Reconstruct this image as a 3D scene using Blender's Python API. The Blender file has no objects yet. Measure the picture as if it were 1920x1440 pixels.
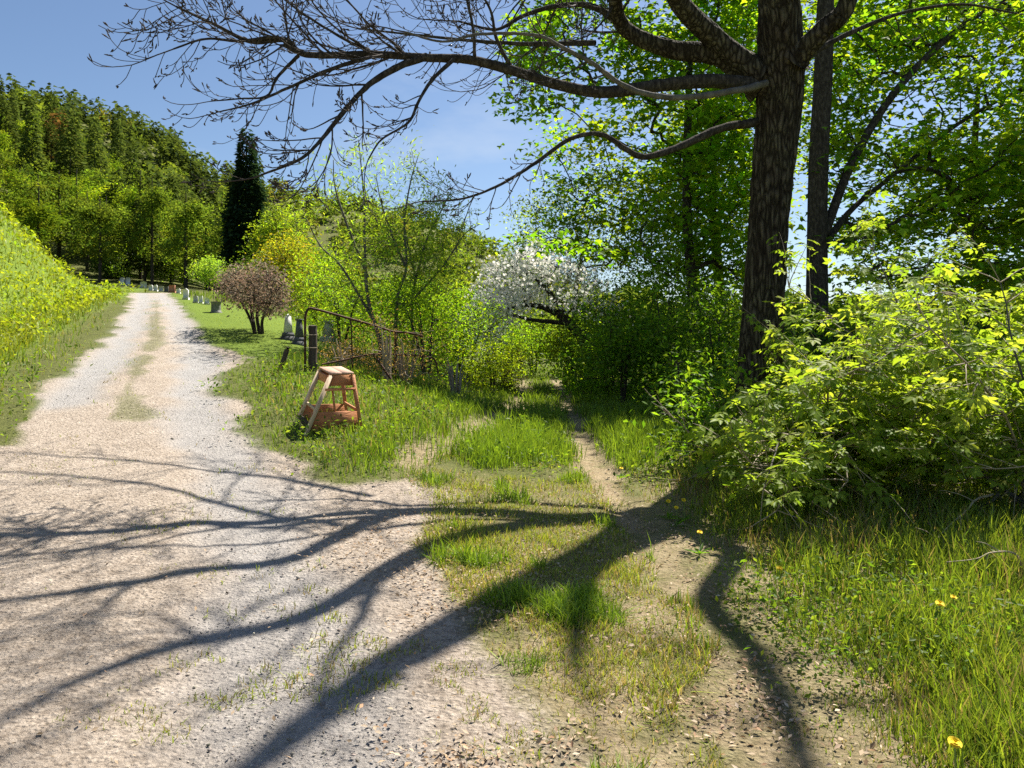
import bpy, math, random
import numpy as np
R = math.radians
rng = np.random.default_rng(7)
random.seed(7)
SC = bpy.context.scene
COL = SC.collection

# ------------------------------------------------------------------ camera
CH = 1.55                      # eye height
FOC, CX, HY = 1400.0, 960.0, 640.0
cam_d = bpy.data.cameras.new('camera')
cam = bpy.data.objects.new('camera', cam_d)
COL.objects.link(cam)
cam.location = (0, 0, CH)
cam.rotation_euler = (R(90), 0, 0)
cam_d.sensor_width = 36
cam_d.lens = 36 * FOC / 1920
cam_d.shift_y = -(720 - HY) / 1920
cam_d.clip_start = 0.05
cam_d.clip_end = 6000
SC.camera = cam

# ------------------------------------------------------------------ sky and sun
SUN_EL, SUN_AZ = R(52), R(33.9)          # azimuth measured from +Y towards +X
SUNV = np.array([math.sin(SUN_AZ) * math.cos(SUN_EL), math.cos(SUN_AZ) * math.cos(SUN_EL), math.sin(SUN_EL)])
wd = bpy.data.worlds.new('World')
SC.world = wd
wd.use_nodes = True
nt = wd.node_tree
nt.nodes.clear()
N = nt.nodes.new
sky = N('ShaderNodeTexSky')
sky.sky_type = 'NISHITA'
sky.sun_disc = False
sky.sun_elevation = SUN_EL
sky.sun_rotation = SUN_AZ
sky.altitude = 300
sky.air_density = 1.0
sky.dust_density = 0.8
sky.ozone_density = 4.0
tc = N('ShaderNodeTexCoord')
mp = N('ShaderNodeMapping'); mp.inputs['Scale'].default_value = (1.0, 1.0, 2.6)
nz = N('ShaderNodeTexNoise'); nz.inputs['Scale'].default_value = 2.2; nz.inputs['Detail'].default_value = 6; nz.inputs['Roughness'].default_value = .55
cr = N('ShaderNodeValToRGB'); cr.color_ramp.elements[0].position = .55; cr.color_ramp.elements[1].position = .84
cr.color_ramp.elements[0].color = (0, 0, 0, 1); cr.color_ramp.elements[1].color = (.75, .75, .75, 1)
mx = N('ShaderNodeMixRGB'); mx.inputs['Color2'].default_value = (6.3, 6.9, 7.6, 1)
bg = N('ShaderNodeBackground'); bg.inputs['Strength'].default_value = 0.052
ow = N('ShaderNodeOutputWorld')
L = nt.links.new
L(tc.outputs['Generated'], mp.inputs['Vector']); L(mp.outputs['Vector'], nz.inputs['Vector'])
L(nz.outputs['Fac'], cr.inputs['Fac']); L(cr.outputs['Color'], mx.inputs['Fac'])
L(sky.outputs['Color'], mx.inputs['Color1']); L(mx.outputs['Color'], bg.inputs['Color']); L(bg.outputs['Background'], ow.inputs['Surface'])

sun_d = bpy.data.lights.new('sun', 'SUN')
sun_d.energy = 5.0
sun_d.angle = R(0.53)
sun_d.color = (1.0, 0.94, 0.84)
sun = bpy.data.objects.new('sun', sun_d)
COL.objects.link(sun)
sun.location = (20, 30, 40)
from mathutils import Vector
sun.rotation_euler = Vector(tuple(SUNV)).to_track_quat('Z', 'Y').to_euler()

SC.view_settings.view_transform = 'Standard'
SC.view_settings.look = 'None'
SC.view_settings.gamma = 1
SC.view_settings.exposure = 1.3
SC.render.engine = 'CYCLES'
SC.cycles.max_bounces = 6
SC.cycles.diffuse_bounces = 3
SC.cycles.transmission_bounces = 4
SC.cycles.glossy_bounces = 2
SC.cycles.transparent_max_bounces = 4
SC.cycles.caustics_reflective = False
SC.cycles.caustics_refractive = False
SC.cycles.use_denoising = False

# ------------------------------------------------------------------ numeric helpers
def smooth(a, b, x):
    t = np.clip((x - a) / (b - a), 0, 1)
    return t * t * (3 - 2 * t)

_H = np.random.default_rng(99).random((256, 256))
def vnoise(x, y, per=None):
    """value noise, 0..1; per = integer period in x"""
    xi = np.floor(x).astype(int); yi = np.floor(y).astype(int)
    fx = x - xi; fy = y - yi
    fx = fx * fx * (3 - 2 * fx); fy = fy * fy * (3 - 2 * fy)
    x0, x1 = (xi % per, (xi + 1) % per) if per else (xi % 256, (xi + 1) % 256)
    y0, y1 = yi % 256, (yi + 1) % 256
    return (_H[x0, y0] * (1 - fx) + _H[x1, y0] * fx) * (1 - fy) + (_H[x0, y1] * (1 - fx) + _H[x1, y1] * fx) * fy
def fbm(x, y, o=4):
    s = 0; a = .5
    for i in range(o):
        s = s + a * vnoise(x * 2 ** i + 17 * i, y * 2 ** i + 31 * i); a *= .5
    return s / (1 - .5 ** o)

_S = [-60, 0, 4, 8, 11.2, 17.7, 24.4, 47.8, 70, 110, 200, 3000]
_Z = [0, 0, .02, .3, .78, 1.5, 2.4, 4.5, 6.1, 7.5, 9, 12]
def st(x, y):
    return -.431 * x + .902 * y, .902 * x + .431 * y
def ground(x, y):
    x = np.asarray(x, float); y = np.asarray(y, float)
    s, t = st(x, y)
    zr = np.interp(s, _S, _Z)
    zr = (zr + np.interp(s - 2, _S, _Z) + np.interp(s + 2, _S, _Z)) / 3
    wid = np.interp(s, [6, 14, 26, 60], [2.6, 6, 11, 25])
    w = 1 - smooth(1.9, 1.9 + wid, t)
    z = zr * w
    # the bank left of the road
    toe = np.interp(s, [0, 12, 20, 45, 60], [-4.5, -3.6, -3.2, -1.9, -1.6])
    bh = np.interp(s, [-20, 5, 20, 33, 40, 46, 54, 70], [.5, 2.0, 4.4, 4.6, 3.0, 1.3, .15, 0])
    bh = bh * (.86 + .3 * fbm(x * .33 + 2, y * .33 + 40, 3))
    z = z + bh * smooth(0, 4.3, toe - t) + np.where(s < 54, .12, 0) * np.clip(toe - t - 4, 0, 20) * .6
    # wooded hill on the left
    r = np.hypot(x, y); a = np.degrees(np.arctan2(x, y))
    hill = smooth(66, 175, r) * (np.interp(a, [-90, -34.4, -30, -25, -20.5, -15, -8], [41, 28, 23.5, 14.5, 5, .5, 0]))
    z = z + hill * (y > 0)
    # far hill
    ridge = np.interp(a, [-40, -22, -18, -13, -10, -7, -3.7, 0, 3, 8, 14, 60], [62, 70, 71, 69, 66, 62, 54, 42, 31, 15, 4, 0])
    z = z + smooth(190, 400, r) * ridge * (y > 0)
    # small unevenness
    near = 1 - smooth(30, 80, r)
    z = z + near * (.10 * (fbm(x * .35 + 5, y * .35 + 9, 3) - .5) + .03 * (fbm(x * 1.7, y * 1.7, 3) - .5))
    return z

def hit(px, py, lo=1.2, hi=260):
    """distance along y where the view ray of a photo pixel meets the ground"""
    d = np.geomspace(lo, hi, 1500)
    x = (px - CX) / FOC * d
    zz = CH + (HY - py) / FOC * d
    g = ground(x, d)
    below = np.nonzero(zz <= g)[0]
    i = below[0] if len(below) else len(d) - 1
    return np.array([x[i], d[i], float(g[i])])
def at(px, py, d):
    return np.array([(px - CX) / FOC * d, d, CH + (HY - py) / FOC * d])
def proj(P):
    P = np.asarray(P); y = np.maximum(P[..., 1], .05)
    return CX + FOC * P[..., 0] / y, HY - FOC * (P[..., 2] - CH) / y
def gpt(x, y, dz=0):
    return np.array([x, y, float(ground(x, y)) + dz])
def shadow_xy(P):
    P = np.asarray(P)
    k = P[..., 2] / SUNV[2]
    return P[..., 0] - k * SUNV[0], P[..., 1] - k * SUNV[1]
def from_shadow(px, py, z):
    """the point at height z whose shadow falls on that photo pixel of the ground"""
    p = hit(px, py)
    k = (z - p[2]) / SUNV[2]
    return np.array([p[0] + k * SUNV[0], p[1] + k * SUNV[1], z])

def sdist(X, Y, poly):
    """signed distance to a polygon, positive inside"""
    poly = np.asarray(poly, float)
    n = len(poly)
    d = np.full(X.shape, 1e9); ins = np.zeros(X.shape, bool)
    for i in range(n):
        ax, ay = poly[i]; bx, by = poly[(i + 1) % n]
        ex, ey = bx - ax, by - ay
        t = np.clip(((X - ax) * ex + (Y - ay) * ey) / (ex * ex + ey * ey + 1e-12), 0, 1)
        d = np.minimum(d, (X - ax - t * ex) ** 2 + (Y - ay - t * ey) ** 2)
        c = ((ay > Y) != (by > Y)) & (X < ex * (Y - ay) / (by - ay + 1e-12) + ax)
        ins ^= c
    return np.where(ins, 1, -1) * np.sqrt(d)
def ldist(X, Y, line):
    d = np.full(X.shape, 1e9)
    for (ax, ay), (bx, by) in zip(line[:-1], line[1:]):
        ex, ey = bx - ax, by - ay
        t = np.clip(((X - ax) * ex + (Y - ay) * ey) / (ex * ex + ey * ey + 1e-12), 0, 1)
        d = np.minimum(d, (X - ax - t * ex) ** 2 + (Y - ay - t * ey) ** 2)
    return np.sqrt(d)
def W(pts):
    return [tuple(hit(*p)[:2]) for p in pts]

# ------------------------------------------------------------------ mesh helpers
def link(o, parent=None):
    COL.objects.link(o)
    if parent is not None:
        o.parent = parent
        o.matrix_parent_inverse.identity()
    return o
def mk(name, V, F, mat, parent=None, C=None, smooth_=False, origin=None, kind=None):
    """one mesh object from numpy arrays; F = array (n,k) or list of such arrays"""
    V = np.asarray(V, np.float32)
    Fs = F if isinstance(F, list) else [F]
    Fs = [np.asarray(f, np.int32) for f in Fs if len(f)]
    me = bpy.data.meshes.new(name)
    if origin is not None:
        V = V - np.asarray(origin, np.float32)
    me.vertices.add(len(V)); me.vertices.foreach_set('co', V.ravel())
    nl = sum(f.size for f in Fs); npoly = sum(len(f) for f in Fs)
    me.loops.add(nl); me.loops.foreach_set('vertex_index', np.concatenate([f.ravel() for f in Fs]))
    tot = np.concatenate([np.full(len(f), f.shape[1], np.int32) for f in Fs])
    start = np.concatenate([[0], np.cumsum(tot)[:-1]]).astype(np.int32)
    me.polygons.add(npoly); me.polygons.foreach_set('loop_start', start); me.polygons.foreach_set('loop_total', tot)
    if smooth_:
        me.polygons.foreach_set('use_smooth', np.ones(npoly, bool))
    if C is not None:
        at_ = me.color_attributes.new('Col', 'FLOAT_COLOR', 'POINT')
        c4 = np.ones((len(V), 4), np.float32); c4[:, :C.shape[1]] = C
        at_.data.foreach_set('color', c4.ravel())
    me.update(calc_edges=True)
    me.materials.append(mat)
    o = bpy.data.objects.new(name, me)
    if kind: o['kind'] = kind
    return link(o, parent)
def empty(name, loc):
    o = bpy.data.objects.new(name, None)
    o.location = tuple(float(v) for v in loc)
    return link(o)
def tag(o, label=None, cat=None, group=None, kind=None):
    if label: o['label'] = label
    if cat: o['category'] = cat
    if group: o['group'] = group
    if kind: o['kind'] = kind
    return o
class MB:
    """collects pieces of ONE mesh"""
    def __init__(s): s.V = []; s.T = []; s.Q = []; s.C = []; s.n = 0
    def add(s, V, F, C=None):
        V = np.asarray(V, float); F = np.asarray(F, int)
        s.V.append(V)
        (s.T if F.shape[1] == 3 else s.Q).append(F + s.n)
        if C is not None:
            C = np.asarray(C, float)
            s.C.append(np.broadcast_to(C, (len(V), 3)) if C.ndim == 1 else C)
        s.n += len(V)
        return s
    def build(s, name, mat, parent=None, origin=None, smooth_=False, kind=None):
        V = np.concatenate(s.V)
        F = []
        if s.T: F.append(np.concatenate(s.T))
        if s.Q: F.append(np.concatenate(s.Q))
        C = np.concatenate(s.C) if s.C else None
        return mk(name, V, F, mat, parent, C, smooth_, origin, kind)
    def box(s, c, half, rot=None, C=None):
        v = np.array([[i, j, k] for i in (-1, 1) for j in (-1, 1) for k in (-1, 1)], float) * half
        if rot is not None: v = v @ np.asarray(rot).T
        f = [[0, 1, 3, 2], [4, 6, 7, 5], [0, 4, 5, 1], [2, 3, 7, 6], [0, 2, 6, 4], [1, 5, 7, 3]]
        return s.add(v + c, f, C)
    def bar(s, a, b, w, h, up=(0, 0, 1), C=None, bev=.12):
        """a squared timber from a to b with chamfered edges"""
        a = np.asarray(a, float); b = np.asarray(b, float)
        d = b - a; ln = np.linalg.norm(d); d /= ln
        sx = np.cross(d, up); sx /= np.linalg.norm(sx); uz = np.cross(sx, d)
        c = bev * min(w, h)
        prof = [(-w / 2 + c, -h / 2), (w / 2 - c, -h / 2), (w / 2, -h / 2 + c), (w / 2, h / 2 - c), (w / 2 - c, h / 2), (-w / 2 + c, h / 2), (-w / 2, h / 2 - c), (-w / 2, -h / 2 + c)]
        V = [a + sx * p + uz * q for p, q in prof] + [b + sx * p + uz * q for p, q in prof]
        n = 8
        Q = [[i, (i + 1) % n, n + (i + 1) % n, n + i] for i in range(n)]
        T = [[0, i + 1, i] for i in range(1, n - 1)] + [[n, n + i, n + i + 1] for i in range(1, n - 1)]
        k = s.n
        s.add(V, Q, C); s.T.append(np.array(T) + k)
        return s
def tube(P, r, ns=6, cap=True):
    """a round tapered tube through points P with radii r"""
    P = np.asarray(P, float); r = np.asarray(r, float)
    m = len(P)
    T = np.gradient(P, axis=0)
    T /= np.linalg.norm(T, axis=1)[:, None] + 1e-9
    ref = np.array([0.31, .2, .93]) if abs(T[0, 2]) < .9 else np.array([1., .1, .05])
    X = np.cross(T, ref); X /= np.linalg.norm(X, axis=1)[:, None] + 1e-9
    Y = np.cross(T, X)
    a = np.arange(ns) / ns * 2 * np.pi
    V = P[:, None, :] + r[:, None, None] * (np.cos(a)[None, :, None] * X[:, None, :] + np.sin(a)[None, :, None] * Y[:, None, :])
    i = np.arange(m - 1)[:, None]; j = np.arange(ns)[None, :]
    q = np.stack([i * ns + j, i * ns + (j + 1) % ns, (i + 1) * ns + (j + 1) % ns, (i + 1) * ns + j], -1).reshape(-1, 4)
    return V.reshape(-1, 3), q
def spline(P, n):
    """Catmull-Rom through P (any columns), n samples per span"""
    P = np.asarray(P, float)
    Q = np.vstack([2 * P[0] - P[1], P, 2 * P[-1] - P[-2]])
    out = []
    for i in range(1, len(Q) - 2):
        t = np.linspace(0, 1, n, endpoint=False)[:, None]
        a, b, c, d = Q[i - 1], Q[i], Q[i + 1], Q[i + 2]
        out.append(.5 * (2 * b + (c - a) * t + (2 * a - 5 * b + 4 * c - d) * t ** 2 + (3 * b - a - 3 * c + d) * t ** 3))
    out.append(P[-1:])
    return np.concatenate(out)

# leaf templates: x along the leaf, y across, z up
def T_(v, f): return np.array(v, float), np.array(f, int)
LEAF_OVAL = T_([(0, 0, 0), (.35, .22, .04), (.35, -.22, .04), (.75, .15, .02), (.75, -.15, .02), (1, 0, -.06), (.4, 0, -.03)],
               [(0, 6, 1), (0, 2, 6), (1, 6, 3), (2, 4, 6), (3, 6, 5), (4, 5, 6)])
LEAF_DIAMOND = T_([(0, 0, 0), (.45, .24, .06), (1, 0, -.05), (.45, -.24, .06)], [(0, 2, 1), (0, 3, 2)])
LEAF_NARROW = T_([(0, 0, 0), (.4, .11, .03), (1, 0, -.08), (.4, -.11, .03)], [(0, 2, 1), (0, 3, 2)])
LEAF_MAPLE = T_([(0, 0, 0), (.28, .5, .03), (.45, .2, .02), (1, 0, -.08), (.45, -.2, .02), (.28, -.5, .03), (.02, .33, 0), (.02, -.33, 0)],
                [(0, 2, 1), (0, 3, 2), (0, 4, 3), (0, 5, 4), (0, 1, 6), (0, 7, 5)])
def petal(n=5):
    v = [(0, 0, 0)]; f = []
    for i in range(n):
        a = i / n * 2 * math.pi
        for o, rr in ((-.5, .8), (.5, .8)):
            b = a + o * 2 * math.pi / n * .8
            v.append((rr * math.cos(b), rr * math.sin(b), .25))
        f.append((0, 1 + 2 * i, 2 + 2 * i))
    return T_(v, f)
BLOSSOM = petal(5)
def rotmats(yaw, pitch, roll):
    cy, sy = np.cos(yaw), np.sin(yaw); cp, sp = np.cos(pitch), np.sin(pitch); cr_, sr = np.cos(roll), np.sin(roll)
    x = np.stack([cy * cp, sy * cp, sp], -1)
    y0 = np.stack([-sy, cy, 0 * cy], -1)
    z0 = np.cross(x, y0)
    y = y0 * cr_[:, None] + z0 * sr[:, None]
    z = np.cross(x, y)
    return np.stack([x, y, z], -1)
def leaves(P, size, tmpl, cols, yaw=None, pitch=(-.35, .5), roll=.6, g=rng):
    """many leaves as arrays V, F, C; cols = list of rgb to mix between"""
    n = len(P); tv, tf = tmpl
    if yaw is None: yaw = g.uniform(0, 2 * np.pi, n)
    M = rotmats(yaw, g.normal(pitch[0], pitch[1], n), g.normal(0, roll, n))
    size = np.broadcast_to(size, (n,))
    V = np.einsum('nij,kj->nki', M, tv) * size[:, None, None] + P[:, None, :]
    F = tf[None] + (np.arange(n) * len(tv))[:, None, None]
    cols = np.asarray(cols, float)
    k = g.random(n) * (len(cols) - 1); i = np.minimum(k.astype(int), len(cols) - 2) if len(cols) > 1 else np.zeros(n, int)
    f = (k - i)[:, None] if len(cols) > 1 else 0
    c = cols[i] * (1 - f) + cols[np.minimum(i + 1, len(cols) - 1)] * f
    c = c * np.exp(g.normal(0, .16, n))[:, None]
    return V.reshape(-1, 3), F.reshape(-1, 3), np.repeat(c, len(tv), 0)

# ------------------------------------------------------------------ materials
def newmat(name):
    m = bpy.data.materials.new(name); m.use_nodes = True
    m.node_tree.nodes.clear()
    return m, m.node_tree.nodes.new, m.node_tree.links.new
def mat_foliage(name, trans=.45, tint=(1.25, 1.15, .45), gloss=.06, objvar=0.0, rough=.45):
    m, N, L = newmat(name)
    a = N('ShaderNodeAttribute'); a.attribute_name = 'Col'
    col = a.outputs['Color']
    if objvar:
        oi = N('ShaderNodeObjectInfo'); hs = N('ShaderNodeHueSaturation')
        mr = N('ShaderNodeMapRange'); mr.inputs['To Min'].default_value = 1 - objvar; mr.inputs['To Max'].default_value = 1 + objvar
        L(oi.outputs['Random'], mr.inputs['Value']); L(mr.outputs['Result'], hs.inputs['Value']); L(col, hs.inputs['Color']); col = hs.outputs['Color']
    d = N('ShaderNodeBsdfDiffuse'); t = N('ShaderNodeBsdfTranslucent'); gl = N('ShaderNodeBsdfGlossy')
    gl.inputs['Roughness'].default_value = rough
    mu = N('ShaderNodeMixRGB'); mu.blend_type = 'MULTIPLY'; mu.inputs['Fac'].default_value = 1; mu.inputs['Color2'].default_value = (*tint, 1)
    L(col, d.inputs['Color']); L(col, mu.inputs['Color1']); L(mu.outputs['Color'], t.inputs['Color'])
    s1 = N('ShaderNodeMixShader'); s1.inputs['Fac'].default_value = trans
    s2 = N('ShaderNodeMixShader'); s2.inputs['Fac'].default_value = gloss
    L(d.outputs[0], s1.inputs[1]); L(t.outputs[0], s1.inputs[2]); L(s1.outputs[0], s2.inputs[1]); L(gl.outputs[0], s2.inputs[2])
    o = N('ShaderNodeOutputMaterial'); L(s2.outputs[0], o.inputs['Surface'])
    return m
def mat_noise(name, c1, c2, scale=8, rough=.8, stretch=(1, 1, 1), bump=.3, bscale=None, detail=6, metal=0, c3=None, spec=.3):
    m, N, L = newmat(name)
    tc = N('ShaderNodeTexCoord'); mp = N('ShaderNodeMapping'); mp.inputs['Scale'].default_value = stretch
    n1 = N('ShaderNodeTexNoise'); n1.inputs['Scale'].default_value = scale; n1.inputs['Detail'].default_value = detail; n1.inputs['Roughness'].default_value = .65
    r = N('ShaderNodeValToRGB'); r.color_ramp.elements[0].position = .3; r.color_ramp.elements[1].position = .7
    r.color_ramp.elements[0].color = (*c1, 1); r.color_ramp.elements[1].color = (*c2, 1)
    if c3 is not None:
        e = r.color_ramp.elements.new(.5); e.color = (*c3, 1)
    n2 = N('ShaderNodeTexNoise'); n2.inputs['Scale'].default_value = bscale or scale * 4; n2.inputs['Detail'].default_value = 5
    b = N('ShaderNodeBump'); b.inputs['Strength'].default_value = bump; b.inputs['Distance'].default_value = .02
    p = N('ShaderNodeBsdfPrincipled'); p.inputs['Roughness'].default_value = rough; p.inputs['Metallic'].default_value = metal
    p.inputs['Specular IOR Level'].default_value = spec
    o = N('ShaderNodeOutputMaterial')
    L(tc.outputs['Object'], mp.inputs['Vector']); L(mp.outputs['Vector'], n1.inputs['Vector']); L(mp.outputs['Vector'], n2.inputs['Vector'])
    L(n1.outputs['Fac'], r.inputs['Fac']); L(r.outputs['Color'], p.inputs['Base Color'])
    L(n2.outputs['Fac'], b.inputs['Height']); L(b.outputs['Normal'], p.inputs['Normal']); L(p.outputs[0], o.inputs['Surface'])
    return m
M_LEAF = mat_foliage('leaf_tissue', .6, (1.3, 1.3, .4), .01)
M_SHRUB = mat_foliage('pale_shrub_leaf', .6, (1.45, 1.4, .45), .012, rough=.45)
M_GRASS = mat_foliage('grass_blade', .42, (1.25, 1.15, .5), .025)
M_FAR = mat_foliage('far_leaf_tissue', .45, (1.2, 1.12, .5), .0, .28)
M_NEEDLE = mat_foliage('conifer_needles', .38, (1.1, 1.1, .6), .0, .25)
M_PETAL = mat_foliage('blossom_petal', .4, (1, 1, .95), .02)
M_BARK = mat_noise('furrowed_bark', (.022, .018, .015), (.115, .098, .082), 24, .95, (1, 1, .4), 1.0, 40, c3=(.046, .039, .032), spec=.06)
def mat_ridged():
    m, N, L = newmat('ridged_trunk_bark')
    tc = N('ShaderNodeTexCoord'); mp = N('ShaderNodeMapping'); mp.inputs['Scale'].default_value = (1, 1, .2)
    n0 = N('ShaderNodeTexNoise'); n0.inputs['Scale'].default_value = 5; n0.inputs['Detail'].default_value = 3
    ad = N('ShaderNodeMixRGB'); ad.blend_type = 'ADD'; ad.inputs['Fac'].default_value = .22
    vo = N('ShaderNodeTexVoronoi'); vo.feature = 'DISTANCE_TO_EDGE'; vo.inputs['Scale'].default_value = 16
    r = N('ShaderNodeValToRGB'); e = r.color_ramp.elements
    e[0].position, e[0].color = .03, (.022, .018, .015, 1); e[1].position, e[1].color = .36, (.115, .10, .085, 1)
    k = e.new(.14); k.color = (.055, .047, .039, 1)
    n1 = N('ShaderNodeTexNoise'); n1.inputs['Scale'].default_value = 3.0; n1.inputs['Detail'].default_value = 6
    r1 = N('ShaderNodeValToRGB'); r1.color_ramp.elements[0].position = .35; r1.color_ramp.elements[1].position = .7
    r1.color_ramp.elements[0].color = (.75, .7, .65, 1); r1.color_ramp.elements[1].color = (1.15, 1.2, 1.0, 1)
    mu = N('ShaderNodeMixRGB'); mu.blend_type = 'MULTIPLY'; mu.inputs['Fac'].default_value = 1
    b = N('ShaderNodeBump'); b.inputs['Strength'].default_value = 1; b.inputs['Distance'].default_value = .05
    p = N('ShaderNodeBsdfPrincipled'); p.inputs['Roughness'].default_value = .95; p.inputs['Specular IOR Level'].default_value = .08
    o = N('ShaderNodeOutputMaterial')
    L(tc.outputs['Object'], mp.inputs['Vector']); L(mp.outputs['Vector'], n0.inputs['Vector']); L(mp.outputs['Vector'], ad.inputs['Color1']); L(n0.outputs['Color'], ad.inputs['Color2'])
    L(ad.outputs['Color'], vo.inputs['Vector']); L(vo.outputs['Distance'], r.inputs['Fac']); L(tc.outputs['Object'], n1.inputs['Vector']); L(n1.outputs['Fac'], r1.inputs['Fac'])
    L(r.outputs['Color'], mu.inputs['Color1']); L(r1.outputs['Color'], mu.inputs['Color2']); L(mu.outputs['Color'], p.inputs['Base Color'])
    L(vo.outputs['Distance'], b.inputs['Height']); L(b.outputs['Normal'], p.inputs['Normal']); L(p.outputs[0], o.inputs['Surface'])
    return m
M_RIDGED = mat_ridged()
M_TWIG = mat_noise('twig_bark', (.03, .025, .022), (.075, .062, .054), 12, .9, bump=.2, spec=.15)
M_GREYBARK = mat_noise('grey_bark', (.06, .055, .05), (.17, .155, .135), 10, .9, (1, 1, .3), .5, spec=.15)
M_PALETWIG = mat_noise('pale_twig', (.22, .17, .12), (.42, .35, .26), 10, .8, bump=.2)
M_STONE = mat_noise('grey_granite', (.28, .28, .29), (.5, .5, .5), 14, .8, bump=.25)
M_WHITESTONE = mat_noise('white_marble', (.5, .5, .5), (.72, .72, .7), 9, .75, bump=.2)
M_REDSTONE = mat_noise('red_granite', (.30, .13, .08), (.42, .2, .13), 20, .6, bump=.1)
M_DARKSTONE = mat_noise('dark_weathered_stone', (.05, .05, .06), (.16, .16, .17), 9, .8, bump=.3)
M_WOOD = mat_noise('orange_stained_wood', (.36, .12, .045), (.60, .27, .12), 6, .7, (.35, .35, 2.2), .35, 40)
M_WOODPALE = mat_noise('weathered_pine_wood', (.46, .33, .21), (.64, .52, .38), 5, .75, (1, 1, .12), .25, 40)
M_SEAT = mat_noise('sun_bleached_board', (.38, .22, .15), (.52, .34, .25), 5, .75, (1, 1, .12), .3, 40)
M_RUST = mat_noise('rusty_steel', (.035, .02, .014), (.12, .055, .03), 12, .75, bump=.35, metal=.35)
M_POST = mat_noise('old_dark_wood', (.03, .022, .018), (.10, .075, .06), 7, .9, (1, 1, .1), .5)
M_DANDELION = mat_noise('dandelion_yellow', (.80, .56, .012), (.88, .68, .02), 60, .7, bump=.3)
M_STEM = mat_noise('green_stem', (.12, .2, .04), (.2, .3, .07), 30, .6, bump=.1)
M_RUBBER = mat_noise('rosette_leaf', (.06, .15, .02), (.12, .24, .04), 30, .6, bump=.2)

# ------------------------------------------------------------------ ground: where earth, gravel and grass lie
G_DIRT = W([(960, 1440), (905, 1300), (850, 1150), (800, 1060), (830, 985), (850, 925), (760, 905), (640, 900), (565, 888), (505, 845), (450, 775), (408, 712), (478, 676),
            (385, 645), (352, 600), (330, 565), (312, 549), (243, 549), (250, 565), (235, 600), (190, 650), (130, 692), (62, 760), (0, 835)]) + [(-7, 6), (-7, -8), (3, -8), (1.0, 0.5)]
T_LEFT = W([(268, 548), (262, 575), (245, 600), (215, 645), (180, 690), (120, 755)])
T_RIGHT = W([(305, 550), (332, 580), (350, 610), (372, 650), (372, 700), (385, 780), (425, 850), (460, 930), (490, 1020), (520, 1130), (560, 1300), (600, 1440)]) + [(-.2, 1.2)]
G_MID = W([(292, 562), (290, 600), (290, 640), (240, 725), (250, 780)])
G_LITTER = W([(700, 1440), (640, 1200), (600, 1040), (640, 930), (800, 880), (1000, 905), (1090, 890), (1200, 950), (1300, 1060), (1400, 1190), (1500, 1310), (1600, 1440)]) + [(1.8, 1.5), (.2, 1.5)]
G_TALL = W([(1240, 880), (1300, 845), (1400, 850), (1930, 960)]) + [(9.5, 7.5), (8.5, 0), (2.1, 1.2)] + W([(1640, 1440), (1550, 1320), (1470, 1200), (1370, 1080), (1290, 960)])
G_CENTRE = W([(995, 718), (1035, 728), (1062, 800), (1045, 850), (1000, 880), (890, 885), (862, 850), (900, 795), (960, 750)])
G_SIDE = W([(1078, 738), (1330, 760), (1335, 850), (1225, 885), (1150, 862), (1112, 815)])
G_STOOL = W([(430, 742), (480, 690), (560, 700), (700, 720), (830, 760), (858, 800), (790, 830), (700, 875), (600, 885), (520, 845)])
G_LAWN = W([(312, 547), (400, 566), (545, 596), (610, 640), (590, 668), (530, 672), (478, 674), (385, 645), (352, 600)])
G_FADE = W([(760, 880), (860, 840), (1060, 835), (1110, 890), (1150, 960), (1160, 1060), (1130, 1180), (1040, 1190), (930, 1090), (800, 1060), (740, 990), (800, 930)])
P_RIGHT = W([(1040, 712), (1058, 740), (1078, 790), (1100, 850), (1140, 915), (1185, 990)])
P_LEFT = W([(982, 705), (984, 735), (950, 775), (850, 822), (770, 868)])
def regions(X, Y):
    q = {}
    s, t = st(X, Y)
    w = (fbm(X * 1.3 + 3, Y * 1.3, 4) - .5) * 1.1
    q['dirt'] = smooth(-.25, .3, sdist(X, Y, G_DIRT) + w * .8)
    q['dirt_sd'] = sdist(X, Y, G_DIRT)
    q['track'] = np.interp(Y, [0, 4, 7, 12], [.5, .75, .8, 1]) * (1 - smooth(.15, .65, np.minimum(ldist(X, Y, T_LEFT), ldist(X, Y, T_RIGHT)) + w * .6))
    q['mid'] = .8 * (1 - smooth(.08, .42, ldist(X, Y, G_MID) + w * .7))
    q['litter'] = smooth(-.25, .45, sdist(X, Y, G_LITTER) + w * .9)
    q['tall'] = smooth(-.5, .0, sdist(X, Y, G_TALL) + w * .7)
    q['tall_in'] = smooth(-.4, .8, sdist(X, Y, G_TALL) + w * .6)
    q['centre'] = smooth(-.15, .35, sdist(X, Y, G_CENTRE) + w * .4)
    q['side'] = smooth(-.2, .4, sdist(X, Y, G_SIDE) + w * .4)
    q['fade'] = smooth(-.35, .5, sdist(X, Y, G_FADE) + w * .9)
    q['stool'] = smooth(-.25, .4, sdist(X, Y, G_STOOL) + w * .5)
    q['lawn'] = smooth(-.3, .4, sdist(X, Y, G_LAWN))
    q['path'] = np.maximum(1 - smooth(.08, .34, ldist(X, Y, P_RIGHT) + w * .45), .9 * (1 - smooth(.08, .38, ldist(X, Y, P_LEFT) + w * .6)))
    toe = np.interp(s, [0, 12, 20, 45, 60], [-4.5, -3.6, -3.2, -1.9, -1.6])
    q['bank'] = smooth(-.9, -.1, toe - t + .7 + w * .6) * (s < 58)
    q['s'], q['t'] = s, t
    return q

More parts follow.
